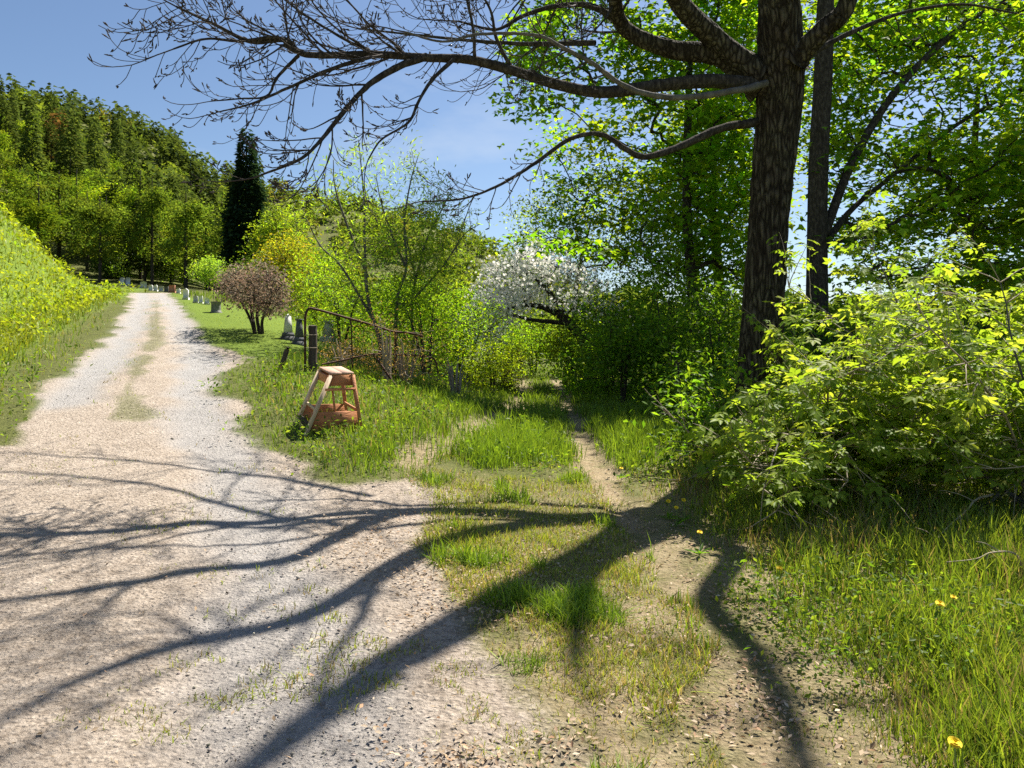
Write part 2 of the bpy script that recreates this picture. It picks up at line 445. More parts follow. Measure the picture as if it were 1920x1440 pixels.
def build_ground():
    ang = np.concatenate([np.arange(-180, -60, 6), np.arange(-60, 60, .36), np.arange(60, 180, 6)])
    rad = np.concatenate([[.05], np.geomspace(.6, 45, 225), np.geomspace(47, 2600, 80)])
    A, Rr = np.meshgrid(np.radians(ang), rad, indexing='ij')
    X = Rr * np.sin(A); Y = Rr * np.cos(A)
    Z = ground(X, Y)
    q = regions(X.ravel(), Y.ravel())
    rut = q['track'].reshape(X.shape) * q['dirt'].reshape(X.shape)
    Z = Z - .035 * rut - .05 * q['path'].reshape(X.shape)
    nr = Rr < 14
    Z = Z + np.where(nr, .02 * (fbm(X * 6, Y * 6, 3) - .5), 0)
    na, nrad = X.shape
    i = np.arange(na)[:, None]; j = np.arange(nrad - 1)[None, :]
    i2 = (i + 1) % na
    F = np.stack([i * nrad + j, i * nrad + j + 1, i2 * nrad + j + 1, i2 * nrad + j], -1).reshape(-1, 4)
    dirt = q['dirt']
    bare = np.maximum(dirt, q['path'] * .2)
    C = np.stack([bare * (1 - .75 * q['mid']), q['track'] * dirt, np.maximum(np.maximum(q['litter'] * (1 - .55 * q['fade']), .8 * q['tall']), q['path']) * (1 - dirt), np.maximum(q['lawn'], q['bank'])], -1)
    V = np.stack([X, Y, Z], -1).reshape(-1, 3)
    m, N, L = newmat('earth_gravel_and_turf')
    a = N('ShaderNodeAttribute'); a.attribute_name = 'Col'
    sep = N('ShaderNodeSeparateColor'); L(a.outputs['Color'], sep.inputs['Color'])
    g = N('ShaderNodeNewGeometry')
    def noise(sc, det=6, ro=.6):
        n = N('ShaderNodeTexNoise'); n.inputs['Scale'].default_value = sc; n.inputs['Detail'].default_value = det; n.inputs['Roughness'].default_value = ro
        L(g.outputs['Position'], n.inputs['Vector']); return n.outputs['Fac']
    def ramp(f, stops):
        r = N('ShaderNodeValToRGB'); e = r.color_ramp.elements
        e[0].position, e[0].color = stops[0][0], (*stops[0][1], 1)
        e[1].position, e[1].color = stops[-1][0], (*stops[-1][1], 1)
        for p, c in stops[1:-1]:
            x = e.new(p); x.color = (*c, 1)
        L(f, r.inputs['Fac']); return r.outputs['Color']
    def mix(f, c1, c2, mode='MIX'):
        x = N('ShaderNodeMixRGB'); x.blend_type = mode
        if isinstance(f, (int, float)): x.inputs['Fac'].default_value = f
        else: L(f, x.inputs['Fac'])
        L(c1, x.inputs['Color1']); L(c2, x.inputs['Color2']); return x.outputs['Color']
    def math_(op, x, y):
        k = N('ShaderNodeMath'); k.operation = op; k.use_clamp = True
        for s_, v in zip(k.inputs, (x, y)):
            if isinstance(v, (int, float)): s_.default_value = v
            else: L(v, s_)
        return k.outputs[0]
    nb, nm, nf, nff = noise(.6), noise(4.5), noise(28, 8, .7), noise(110, 4, .7)
    dirtc = mix(.5, ramp(nm, [(.3, (.26, .21, .165)), (.7, (.42, .355, .295))]), ramp(nf, [(.36, (.06, .044, .032)), (.48, (.345, .285, .226)), (.62, (.54, .465, .385))]))
    gravel = mix(.55, ramp(nm, [(.3, (.29, .285, .28)), (.7, (.40, .39, .385))]), ramp(nff, [(.34, (.09, .09, .09)), (.5, (.31, .305, .30)), (.66, (.48, .47, .46))]))
    turf = mix(.5, ramp(nm, [(.35, (.055, .075, .018)), (.65, (.12, .15, .035))]), ramp(nf, [(.3, (.05, .05, .02)), (.7, (.20, .19, .07))]))
    lawnc = mix(.5, ramp(nm, [(.3, (.11, .17, .025)), (.7, (.16, .22, .03))]), ramp(nf, [(.3, (.08, .13, .02)), (.7, (.19, .25, .04))]))
    dry = mix(.5, ramp(nm, [(.3, (.17, .125, .07)), (.7, (.36, .285, .19))]), ramp(nf, [(.3, (.10, .08, .045)), (.5, (.33, .26, .15)), (.72, (.50, .41, .29))]))
    c = mix(a.outputs['Alpha'], turf, lawnc)
    patch = math_('MULTIPLY', sep.outputs[2], math_('MULTIPLY', math_('SUBTRACT', noise(2.2, 5), .24), 3.4))
    c = mix(patch, c, dry)
    edge = math_('MULTIPLY', math_('SUBTRACT', math_('ADD', sep.outputs[0], math_('MULTIPLY', math_('SUBTRACT', nf, .5), .8)), .25), 2.2)
    c = mix(edge, c, dirtc)
    c = mix(math_('MULTIPLY', sep.outputs[1], .85), c, gravel)
    p = N('ShaderNodeBsdfPrincipled'); p.inputs['Roughness'].default_value = .95; p.inputs['Specular IOR Level'].default_value = .08
    L(c, p.inputs['Base Color'])
    vo = N('ShaderNodeTexVoronoi'); vo.inputs['Scale'].default_value = 38; L(g.outputs['Position'], vo.inputs['Vector'])
    hsum = math_('ADD', math_('MULTIPLY', nf, .6), math_('MULTIPLY', math_('SUBTRACT', .5, vo.outputs['Distance']), .4))
    b = N('ShaderNodeBump'); b.inputs['Strength'].default_value = 1.0; b.inputs['Distance'].default_value = .055
    L(hsum, b.inputs['Height']); L(b.outputs['Normal'], p.inputs['Normal'])
    o = N('ShaderNodeOutputMaterial'); L(p.outputs[0], o.inputs['Surface'])
    ob = mk('ground', V, F, m, None, C, True)
    tag(ob, 'pale dirt lane and grassy path across uneven turf', 'ground', kind='structure')
build_ground()

# ------------------------------------------------------------------ grass and ground cover (nobody could count it)
def blades(X, Y, h, w, col, lean, g=rng):
    n = len(X)
    Z = ground(X, Y) - .02
    a = g.uniform(0, 2 * np.pi, n); b = g.uniform(0, 2 * np.pi, n)
    l = np.abs(g.normal(0, 1, n)) * lean + .1
    dx, dy = np.cos(a) * l * h, np.sin(a) * l * h
    wx, wy = np.cos(b) * w / 2, np.sin(b) * w / 2
    P = np.stack([X, Y, Z], -1)
    up = h * np.sqrt(np.maximum(1 - (l * .8) ** 2, .15))
    mid = P + np.stack([dx * .3, dy * .3, up * .6], -1)
    tip = P + np.stack([dx, dy, up], -1)
    o = np.stack([wx, wy, 0 * wx], -1)
    V = np.stack([P - o, P + o, mid + o * .8, mid - o * .8, tip], 1)
    k = (np.arange(n) * 5)[:, None]
    F = np.stack([k + [0, 1, 2], k + [0, 2, 3], k + [3, 2, 4]], 1).reshape(-1, 3)
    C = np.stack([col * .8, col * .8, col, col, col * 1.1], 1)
    return V.reshape(-1, 3), F, C.reshape(-1, 3)
def scatter(n, r0, r1, a0, a1, p=1.5):
    u = rng.random(n); e = 1 - p
    r = (r0 ** e + u * (r1 ** e - r0 ** e)) ** (1 / e)
    a = np.radians(rng.uniform(a0, a1, n))
    return r * np.sin(a), r * np.cos(a), r
C_G1, C_G2, C_G3 = np.array([.115, .21, .022]), np.array([.22, .32, .032]), np.array([.35, .38, .06])
C_DRY, C_MEADOW, C_MEADOW2 = np.array([.40, .32, .17]), np.array([.22, .27, .025]), np.array([.29, .30, .032])
def build_grass():
    X, Y, r = scatter(500000, 1.7, 44, -50, 56, 1.47)
    X2, Y2, r2 = scatter(130000, 2.6, 11, -16, 18, 1.2)
    q2 = regions(X2, Y2); k2 = (q2['fade'] + .4 * q2['litter']) > rng.random(len(X2))
    X, Y, r = np.concatenate([X, X2[k2]]), np.concatenate([Y, Y2[k2]]), np.concatenate([r, r2[k2]])
    q = regions(X, Y)
    n = len(X)
    pr = np.zeros(n); h = np.zeros(n)
    col = np.zeros((n, 3)); lean = np.full(n, .35)
    u = rng.random(n)[:, None]; v = rng.random(n)[:, None]
    open_ = (1 - q['dirt']) * (1 - q['path'])
    clump = smooth(.38, .58, fbm(X * 2.1 + 40, Y * 2.1 + 11, 4))
    big = fbm(X * .5 + 8, Y * .5 + 2, 3)
    # default rough grass
    pr[:] = .75; h[:] = .16 + .12 * rng.random(n)
    col[:] = C_G1 * (1 - u) + C_G2 * u
    nr_ = (r < 9) & (X > 0)
    h[nr_] = .05 + .07 * rng.random(nr_.sum()); pr[nr_] = .6; dm = nr_ & (rng.random(n) < .35); col[dm] = C_DRY * .75
    def put(mask, prob, hh, c, ln=.35):
        nonlocal col
        m = rng.random(n) < mask
        pr[m] = (prob * np.ones(n))[m]; h[m] = (hh * np.ones(n))[m]; col[m] = (c * np.ones((n, 3)))[m]; lean[m] = ln * 1.25
    put(q['litter'], .16 + .84 * np.maximum(clump * .8, smooth(.40, .56, fbm(X * .9 + 4, Y * .9 + 21, 4)) * (Y > 3.6)), .025 + .05 * rng.random(n), np.where(v < .42, C_DRY * (.6 + .6 * u), C_G2 * (1 - u) + C_G3 * u), .8)
    put(q['lawn'], .55, .045, C_G2 * (1 - u) + C_G3 * u * 1.05, .5)
    put(q['stool'], .8, .10 + .14 * rng.random(n), np.where(v < .16, C_DRY * .85, C_G1 * (1 - u) * 1.1 + C_G2 * u), .45)
    put(q['tall'], .58 + .40 * smooth(.35, .6, fbm(X * 1.1 + 70, Y * 1.1, 3)), (.10 + .30 * rng.random(n) ** 1.3) * (.55 + .9 * big) * (.25 + .75 * q['tall_in']), np.where(v < .10 + .35 * smooth(.45, .62, fbm(X * .9 + 31, Y * .9 + 7, 3))[:, None], C_DRY * (.5 + .4 * u), C_G1 * (1 - u) * .9 + (C_G2 * .6 + C_G3 * .4) * u), .3)
    put(q['side'], .9, .22 + .26 * rng.random(n), C_G1 * (1 - u) + C_G2 * u, .28)
    put(q['centre'], .95, .13 + .2 * rng.random(n), C_G1 * (1 - u) * 1.2 + C_G2 * u, .32)
    put(q['fade'] * (1 - q['centre']) * (.35 + .65 * smooth(.36, .52, fbm(X * 1.1 + 14, Y * 1.1 + 3, 4))), .35 + .65 * clump, .03 + .06 * rng.random(n), np.where(v < .25, C_DRY * .8, C_G2 * (1 - u) + C_G3 * u), .6)
    put(q['bank'], .85, .16 + .26 * rng.random(n), np.where(big[:, None] + .3 * v < .58, C_MEADOW * (1 - u) + C_G2 * u, C_MEADOW * (1 - u) + C_MEADOW2 * u), .55)
    nearbank = (q['t'] < -.5) & (q['bank'] < .5)
    put(nearbank * .8, .55, .06 + .08 * rng.random(n), np.where(v < .3, C_DRY * .8, C_G2 * (1 - u) + C_G3 * u), .6)
    edge = np.minimum(-q['dirt_sd'], -sdist(X, Y, G_LITTER)) + .5 * (fbm(X * 2.2, Y * 2.2 + 3, 3) - .5)
    tfo = smooth(.60, .67, fbm(X * 2.6 + 61, Y * 2.6 + 13, 3)) * (q['litter'] > .5) * (q['dirt'] < .4) * (q['tall'] < .15)
    h *= 1 + .9 * tfo * rng.random(n) * 1.6; pr = np.maximum(pr, .8 * tfo); col = np.where(tfo[:, None] > .5, C_G1 * (1 - u) * 1.2 + C_G2 * u, col)
    tuss = .45 + 1.1 * fbm(X * 2.6 + 3, Y * 2.6 + 60, 3)
    h *= np.where(q['bank'] > .5, 1, tuss)
    tp = smooth(-.15, 1.0, edge); short = (q['litter'] < .5) | (q['tall'] > .1)
    h *= np.where(short, .28 + .72 * tp, 1); pr *= np.where(short, .45 + .55 * tp, 1)
    h = np.where(q['bank'] > .5, h, np.minimum(h, .30 + .06 * rng.random(n)))
    h = np.where((q['tall'] > .1) & (q['tall_in'] < .6), np.minimum(h, .11 + .24 * q['tall_in']), h)
    pr *= np.where(q['fade'] > .5, np.maximum(open_, .75 * (1 - q['path'])), open_)
    # tufts in the lane
    tuft = smooth(.56, .66, fbm(X * 1.5 + 77, Y * 1.5 + 5, 4)) * smooth(.45, .62, fbm(X * 7 + 7, Y * 7, 2)) * 1.6 * (1 - q['track'])
    m = (q['dirt'] > .4) & (q['fade'] < .5)
    pr[m] = .34 * tuft[m] + .6 * q['mid'][m] * (fbm(X[m] * 3, Y[m] * 3, 2) > .48)
    h[m] = .018 + .035 * rng.random(m.sum()); col[m] = np.where(v[m] < .35, C_DRY * .7, C_G2 * (1 - u[m]) + C_G3 * u[m]); lean[m] = .9
    keep = rng.random(n) < pr
    X, Y, r, h, col, lean = X[keep], Y[keep], r[keep], h[keep], col[keep], lean[keep]
    col = col * np.exp(rng.normal(0, .2, len(X)))[:, None]
    w = (.0042 + .00075 * r) * (.7 + .6 * rng.random(len(X)))
    w = np.where(h < .1, w * .8, w)
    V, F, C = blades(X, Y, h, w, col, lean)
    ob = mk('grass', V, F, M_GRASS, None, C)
    tag(ob, 'green and straw coloured grass growing beside the lane and path', 'grass', kind='stuff')
    print('grass blades', len(X))
build_grass()
def build_weeds():
    """broad leaved low plants mixed with the grass"""
    X, Y, r = scatter(48000, 2.0, 44, -50, 54, 1.4)
    q = regions(X, Y)
    pr = .18 * np.ones(len(X)) * (r < 16)
    pr = np.where(q['tall'] > .5, .38 * smooth(.42, .6, fbm(X * 1.4 + 9, Y * 1.4, 3)), pr)
    pr = np.where(q['bank'] > .5, .9, pr)
    pr = np.where(q['stool'] > .5, .3, pr)
    pr = np.where(q['lawn'] > .3, 0, pr)
    pr = np.where(q['litter'] > .3, .0, pr) * (1 - q['dirt']) * (1 - q['path'])
    k = rng.random(len(X)) < pr
    X, Y, r = X[k], Y[k], r[k]; bank = q['bank'][k] > .5
    big = fbm(X * .6 + 8, Y * .6 + 2, 3)
    m = 6
    X = np.repeat(X, m) + rng.normal(0, .05, len(X) * m) * (1 + np.repeat(r, m) * .06); Y = np.repeat(Y, m) + rng.normal(0, .05, len(Y) * m) * (1 + np.repeat(r, m) * .06)
    bank = np.repeat(bank, m); r = np.repeat(r, m); big = np.repeat(big, m)
    z = ground(X, Y) + np.where(bank, rng.uniform(.12, .46, len(X)), rng.uniform(.02, .22, len(X)))
    P = np.stack([X, Y, z], -1)
    size = (.013 + .0040 * r) * rng.uniform(.7, 1.5, len(X))
    mb = MB()
    nb = ~bank
    mb.add(*leaves(P[nb], size[nb], LEAF_DIAMOND, [(.07, .14, .02), (.13, .21, .025), (.2, .25, .04)], pitch=(.2, .5)))
    y1 = bank & (big > .47); y2 = bank & ~y1
    mb.add(*leaves(P[y1], size[y1], LEAF_DIAMOND, [(.21, .27, .025), (.29, .32, .03), (.25, .3, .025)], pitch=(.2, .6)))
    mb.add(*leaves(P[y2], size[y2], LEAF_DIAMOND, [(.14, .23, .022), (.22, .28, .025), (.19, .27, .022)], pitch=(.2, .6)))
    ob = mb.build('weeds', M_LEAF)
    tag(ob, 'low leafy weeds on the bank and among tall grass', 'weeds', kind='stuff')
build_weeds()
def build_litter():
    X, Y, r = scatter(80000, 1.8, 12, -40, 40, 1.3)
    q = regions(X, Y)
    pr = q['litter'] * .62 * smooth(.35, .6, fbm(X * 1.2, Y * 1.2 + 50, 3)) + .008 * q['dirt'] + .12 * q['tall'] + .45 * q['path']
    k = rng.random(len(X)) < pr
    X, Y = X[k], Y[k]
    P = np.stack([X, Y, ground(X, Y) + .008 + .02 * rng.random(len(X))], -1)
    V, F, C = leaves(P, rng.uniform(.012, .038, len(X)), LEAF_DIAMOND, [(.22, .15, .09), (.36, .27, .18), (.48, .39, .29), (.33, .2, .12)], pitch=(.1, .35), roll=.4)
    ob = mk('leaf_litter', V, F, mat_foliage('dead_leaf', .15, (1, .9, .7), 0), None, C)
    tag(ob, 'dry fallen leaves scattered over the path edge', 'leaf litter', kind='stuff')
    X, Y, r = scatter(60000, 1.6, 16, -42, 20, 1.4)
    q = regions(X, Y)
    k = rng.random(len(X)) < np.maximum(q['dirt'] * (.16 + .25 * q['track']), q['path'] * .2)
    X, Y, r = X[k], Y[k], r[k]
    n = len(X)
    tv = np.array([(1, 0, 0), (-1, 0, 0), (0, 1, 0), (0, -1, 0), (0, 0, .8), (0, 0, -.8)], float)
    tf = np.array([(0, 2, 4), (2, 1, 4), (1, 3, 4), (3, 0, 4), (2, 0, 5), (1, 2, 5), (3, 1, 5), (0, 3, 5)])
    sz = rng.lognormal(-5.55, .42, n) * (.8 + .07 * r)
    Mr = rotmats(rng.uniform(0, 6.28, n), rng.normal(0, .3, n), rng.normal(0, .3, n))
    jit = 1 + rng.normal(0, .25, (n, 6, 1))
    V = np.einsum('nij,nkj->nki', Mr, tv[None] * jit * np.stack([np.ones(n), rng.uniform(.6, 1, n), rng.uniform(.5, .9, n)], -1)[:, None, :]) * sz[:, None, None] + np.stack([X, Y, ground(X, Y) - .012 + sz * .2], -1)[:, None, :]
    F = (tf[None] + (np.arange(n) * 6)[:, None, None]).reshape(-1, 3)
    base = np.array([[.27, .24, .205]]) * np.exp(rng.normal(0, .35, (n, 1))) * (1 + rng.normal(0, .04, (n, 3)))
    ob = mk('gravel', V.reshape(-1, 3), F, mat_foliage('pebble', 0, gloss=.0), None, np.repeat(np.clip(base, .05, .6), 6, 0))
    tag(ob, 'small loose grey pebbles on the dirt lane', 'gravel', kind='stuff')
build_litter()

# ------------------------------------------------------------------ tree growing helpers
def connect(nodes, par, clusters, g, wander=.12, uppen=.9):
    """joins every cluster to the nearest fitting node; returns nodes, parents, index of each cluster's end node"""
    nodes = [np.asarray(p, float) for p in nodes]; par = list(par)
    ntr = len(nodes)
    tr = np.array(nodes)
    order = np.argsort([np.min(np.linalg.norm(tr - c, axis=1)) for c in clusters])
    ends = {}
    arr = np.zeros((ntr + 3 * len(clusters), 3)); arr[:ntr] = tr; k = ntr
    for ci in order:
        c = clusters[ci]
        d = arr[:k] - c; ln = np.linalg.norm(d, axis=1) + 1e-6
        cost = ln * (1 + uppen * np.maximum(0, d[:, 2] / ln + .15))
        i = int(np.argmin(cost)); a = arr[i]; L_ = np.linalg.norm(c - a)
        prev = i
        for f in (.38, .72):
            p = a + (c - a) * f + g.normal(0, wander * L_ * .5, 3) + np.array([0, 0, .08 * L_ * math.sin(f * 3.14)])
            arr[k] = p; par.append(prev); prev = k; k += 1
        arr[k] = c; par.append(prev); ends[ci] = k; k += 1
    return arr[:k], np.array(par), ends
def radii(par, n, r0, ex=2.4, rmax=None):
    acc = np.zeros(n); kids = np.zeros(n, int)
    for i in range(n):
        if par[i] >= 0: kids[par[i]] += 1
    for i in range(n - 1, -1, -1):
        if kids[i] == 0: acc[i] = r0 ** ex
        if par[i] >= 0: acc[par[i]] += acc[i]
    r = acc ** (1 / ex)
    return r if rmax is None else np.minimum(r, rmax)
def order_children(par):
    return par
def branch_mesh(arr, par, r, first, ns=5):
    mb = MB()
    for i in range(first, len(arr)):
        a, b = arr[par[i]], arr[i]
        v, q = tube(np.stack([a, b]), [min(r[par[i]], r[i] * 1.35), r[i]], ns)
        mb.add(v, q)
    return mb
def blob_clusters(n, cen, rad, g, shell=.55, zmin=None):
    """points in an ellipsoid, denser to the outside"""
    d = g.normal(0, 1, (n, 3)); d /= np.linalg.norm(d, axis=1)[:, None]
    k = (shell + (1 - shell) * g.random(n)) ** .8
    return np.asarray(cen) + d * k[:, None] * np.asarray(rad)
def lobed(n, cen, rad, g, k=8):
    cen = np.asarray(cen, float); rad = np.asarray(rad, float)
    d = g.normal(0, 1, (k, 3)); d /= np.linalg.norm(d, axis=1)[:, None]
    c = cen + d * rad * g.uniform(.45, .72, (k, 1))
    return np.concatenate([blob_clusters(max(2, n // k), c[i], rad * g.uniform(.34, .55), g, .6) for i in range(k)])
def cluster_leaves(cl, per, spread, size, tmpl, cols, g, pitch=(-.3, .5), roll=.6, flat=.6):
    n = len(cl) * per
    P = np.repeat(cl, per, 0) + g.normal(0, 1, (n, 3)) * np.array([spread, spread, spread * flat])
    V, F, C = leaves(P, g.uniform(.7, 1.25, n) * size, tmpl, cols, pitch=pitch, roll=roll, g=g)
    k = np.exp(g.normal(0, .24, (len(cl), 1))) * (1 + g.normal(0, .10, (len(cl), 3)) * (1, .4, .5))     # brightness and hue vary at random from spray to spray
    return V, F, np.clip(C * np.repeat(k, per * len(tmpl[0]), 0), .005, .8)
def trunk_tube(pts, rads, ns=10, n=6):
    S = spline(np.column_stack([pts, rads]), n)
    return tube(S[:, :3], S[:, 3], ns)

def leafy(name, label, cat, base, stems, cl, per, spread, size, tmpl, cols, leafmat, barkmat, r0=.01, group=None, seed=1, pitch=(-.3, .5), flat=.6,
          foliage='foliage', ns=5, wander=.12, extra=None, uppen=.9, roll=.6):
    """a tree or shrub: Empty > trunk(s), branches, foliage.  stems = list of (points, radii)"""
    g = np.random.default_rng(seed)
    base = np.asarray(base, float)
    root = empty(name, base)
    tag(root, label, cat, group)
    nodes = []; par = []
    for pts, rr in stems:
        S = spline(np.column_stack([pts, rr]), 5)
        v, q = tube(S[:, :3], S[:, 3], 8)
        MBt = MB().add(v, q); MBt.build('trunk' if len(stems) == 1 else 'stem', barkmat, root, base, True)
        k0 = len(nodes)
        for i, p in enumerate(S[:, :3]):
            nodes.append(p); par.append(-1 if i == 0 else k0 + i - 1)
    if len(cl):
        arr, pa, ends = connect(nodes, par, cl, g, wander, uppen)
        r = radii(pa, len(arr), r0, rmax=max(rr[0] for _, rr in stems) * .55)
        mb = branch_mesh(arr, pa, r, len(nodes), ns)
        mb.build('branches', barkmat, root, base, kind='stuff')
        mb = MB().add(*cluster_leaves(cl, per, spread, size, tmpl, cols, g, pitch, roll, flat))
        if extra: extra(mb, cl, g)
        mb.build(foliage, leafmat, root, base, kind='stuff')
    return root

# zones of the ground that the sun reaches in the photograph: no crown may shade them
def sunlit(P):
    x, y = shadow_xy(P)
    px, py = CX + FOC * x / np.maximum(y, .3), HY + FOC * CH / np.maximum(y, .3)
    t = .902 * x + .431 * y
    ap = np.array([.75, 20.5, 3.6]); rel = P - ap
    k = rel @ SUNV
    off = np.linalg.norm(rel - k[..., None] * SUNV, axis=-1)
    bad = ((off < 2.6) & (k > 1.2)) | (y < 10.2) | ((x < -1.2) & (y < 14)) | ((x < .9) & (y < 13.2)) | (t < 2.6)
    return bad

# ------------------------------------------------------------------ the big bare tree
def build_big_tree():
    g = np.random.default_rng(21)
    D = 10.0
    b = gpt(3.24, D)
    root = empty('ash_tree', b)
    tag(root, 'large ash tree with thick furrowed trunk and bare spreading limbs beside the path', 'tree')
    # trunk axis: photo points up to the frame's top, above it the lean its shadow shows
    ax = [np.append(b, .44), np.append(gpt(3.27, D, .35), .36), np.append(at(1425, 700, D), .325), np.append(at(1430, 600, D), .31), np.append(at(1442, 400, 9.95), .295),
          np.append(at(1458, 230, 9.85), .325), np.append(at(1463, 130, 9.7), .34), np.append(at(1462, 40, 9.5), .305),
          np.append(from_shadow(1120, 1040, 6.2), .235), np.append(from_shadow(980, 1110, 7.2), .19), np.append(from_shadow(830, 1190, 8.3), .165), np.append(from_shadow(690, 1270, 9.6), .13),
          np.append(from_shadow(520, 1390, 11.2), .09), np.append(from_shadow(420, 1470, 12.6), .06)]
    S = spline(ax, 32)
    S[:, 3] *= .85
    # split trunk (furrowed) in one mesh
    ns = 132
    P, r = S[:, :3], S[:, 3]
    T = np.gradient(P, axis=0); T /= np.linalg.norm(T, axis=1)[:, None]
    X = np.cross(T, [0, 1., 0.]); X /= np.linalg.norm(X, axis=1)[:, None]
    Y = np.cross(T, X)
    s = np.concatenate([[0], np.cumsum(np.linalg.norm(np.diff(P, axis=0), axis=1))])
    a = np.arange(ns) / ns
    A, Sg = np.meshgrid(a, s)
    w1 = vnoise(A * 6, Sg * 1.6, 6) * 1.3 + vnoise(A * 14 + 3, Sg * 4.5, 14) * .75
    u = A * 24 + w1
    ridge = np.abs(np.sin(np.pi * u)) ** .6
    cut = smooth(.35, .6, vnoise(A * 24, Sg * 5.0 + 40, 24))
    fine = vnoise(A * 60, Sg * 26, 60)
    rad = r[:, None] * (1 + .05 * (vnoise(A * 4, Sg * .9 + 9, 4) - .5)) + .042 * (ridge - .6) * (.35 + .65 * cut) + .008 * (fine - .5)
    flare = np.exp(-np.maximum(Sg, 0) / .45)
    rad = rad * (1 + .22 * flare * np.cos(2 * np.pi * (A * 5 + .2)))
    an = a * 2 * np.pi
    V = P[:, None] + rad[..., None] * (np.cos(an)[None, :, None] * X[:, None] + np.sin(an)[None, :, None] * Y[:, None])
    m = len(P)
    i = np.arange(m - 1)[:, None]; j = np.arange(ns)[None]
    F = np.stack([i * ns + j, i * ns + (j + 1) % ns, (i + 1) * ns + (j + 1) % ns, (i + 1) * ns + j], -1).reshape(-1, 4)
    mk('trunk', V.reshape(-1, 3), F, M_RIDGED, root, None, True, b)

    def twig(mb, p, d, ln, r, lev, up):
        """a twig that droops out and hooks upward at its end, with side twigs"""
        n = max(5, int(5 + ln * 6)); r = r * .8
        pts = [p]; d = d / np.linalg.norm(d)
        kids = []
        bend = g.normal(0, .5, 3); bend[2] *= .4
        for i in range(n):
            f = (i + 1) / n
            d = d + g.normal(0, .07, 3) + bend * .10 + np.array([0, 0, up * (-.06 + .40 * f * f)])
            d /= np.linalg.norm(d)
            p = p + d * ln / n
            pts.append(p)
            if i < n - 1 and lev > 0 and g.random() < (.55 if lev > 1 else .42):
                kids.append((p, d.copy(), f))
        pts = np.array(pts); rr = np.linspace(r, max(r * .35, .0035), len(pts))
        v, q = tube(pts, rr, 5 if lev > 1 else 4); mb.add(v, q)
        if lev <= 1:      # bud clump at the tip
            for _ in range(2 if g.random() < .6 else 1):
                e = pts[-1] + g.normal(0, .008, 3)
                t = e + d * .035 + g.normal(0, .018, 3)
                v, q = tube([e - d * .012, (e + t) / 2, t], [.003, .008, .003], 4); mb.add(v, q)
        for kp, kd, f in kids:
            side = np.cross(kd, g.normal(0, 1, 3)); side /= np.linalg.norm(side) + 1e-9
            nd = kd * .72 + side * .62 + np.array([0, 0, -.16])
            twig(mb, kp, nd, ln * (1 - f * .55) * g.uniform(.38, .62), max(r * .52, .004), lev - 1, up)
    limbs = []
    def limb(pts, r_a, r_b, twigs, tl=(.7, 1.5), lev=2, start=.25, drop=-.1, power=.8, pale=False):
        pts = np.array(pts)
        k = np.linspace(0, 1, len(pts)) ** power
        big = r_a > .07
        S = spline(np.column_stack([pts, r_a + (r_b - r_a) * k]), 7 if not big else 26)
        wob = g.normal(0, 1, (len(S), 3)) * S[:, 3:4] * (.07 if not big else .012); wob[0] = 0
        S[:, :3] += wob
        v, q = tube(S[:, :3], S[:, 3] * (1 + g.normal(0, .04 if not big else .012, len(S))), 30 if big else 8)
        collar = 1 + .55 * np.exp(-np.arange(len(S)) / (len(S) * .02 + 1))
        if big:      # furrows along the limb
            sl = np.concatenate([[0], np.cumsum(np.linalg.norm(np.diff(S[:, :3], axis=0), axis=1))])
            A_, L_ = np.meshgrid(np.arange(30) / 30, sl)
            f = np.abs(np.sin(np.pi * (A_ * 9 + vnoise(A_ * 6, L_ * 3, 6) * 1.6 + vnoise(A_ * 10, L_ * 9, 10)))) ** .7 - .6
            f = f * .11 + .10 * (vnoise(A_ * 5, L_ * 2.2 + 5, 5) - .5)
            cen = np.repeat(S[:, :3], 30, 0)
            v = cen + (v - cen) * ((1 + f) * collar[:, None]).ravel()[:, None]
        o = MB().add(v, q).build('limb', M_GREYBARK if pale else (M_RIDGED if r_a > .1 else M_BARK), root, b, True)
        if twigs:
            mb = MB()
            ln = len(S)
            for _ in range(twigs):
                i = int(g.uniform(start, 1) ** .8 * (ln - 2)); i = min(max(i, 1), ln - 2)
                t = S[i + 1, :3] - S[i, :3]; t /= np.linalg.norm(t)
                sd = np.cross(t, g.normal(0, 1, 3)); sd /= np.linalg.norm(sd)
                dirn = t * .75 + sd * .8 + np.array([0, 0, drop])
                twig(mb, S[i, :3], dirn, g.uniform(*tl) * (1.15 - .45 * i / ln), min(S[i, 3] * .5, .022), lev, 1.0)
            t = S[-1, :3] - S[-3, :3]
            twig(mb, S[-1, :3], t, g.uniform(*tl), S[-1, 3], lev, 1.0)
            mb.build('twigs', M_TWIG, o, None, False, 'stuff').location = tuple(0 * b)
            o.children[0].matrix_parent_inverse.identity()
            o.children[0].location = tuple(-b) if False else (0, 0, 0)
            # children inherit the root offset: express the mesh in root space
            me = o.children[0].data
            co = np.empty(len(me.vertices) * 3, np.float32); me.vertices.foreach_get('co', co)
            co = (co.reshape(-1, 3) - b.astype(np.float32)).ravel(); me.vertices.foreach_set('co', co)
        return S
    # lowest long limb to the left and its forks
    limb([at(1440, 165, 9.75), at(1340, 152, 9.5), at(1240, 160, 9.35), at(1130, 173, 9.15), at(1050, 160, 8.95), at(960, 132, 8.75), at(880, 112, 8.55), at(800, 108, 8.3), at(700, 102, 8.1), at(575, 102, 7.85), at(535, 75, 7.7), at(470, 78, 7.55), at(400, 45, 7.4), at(330, 12, 7.2)], .095, .010, 24, (.6, 1.4), 2, .42)
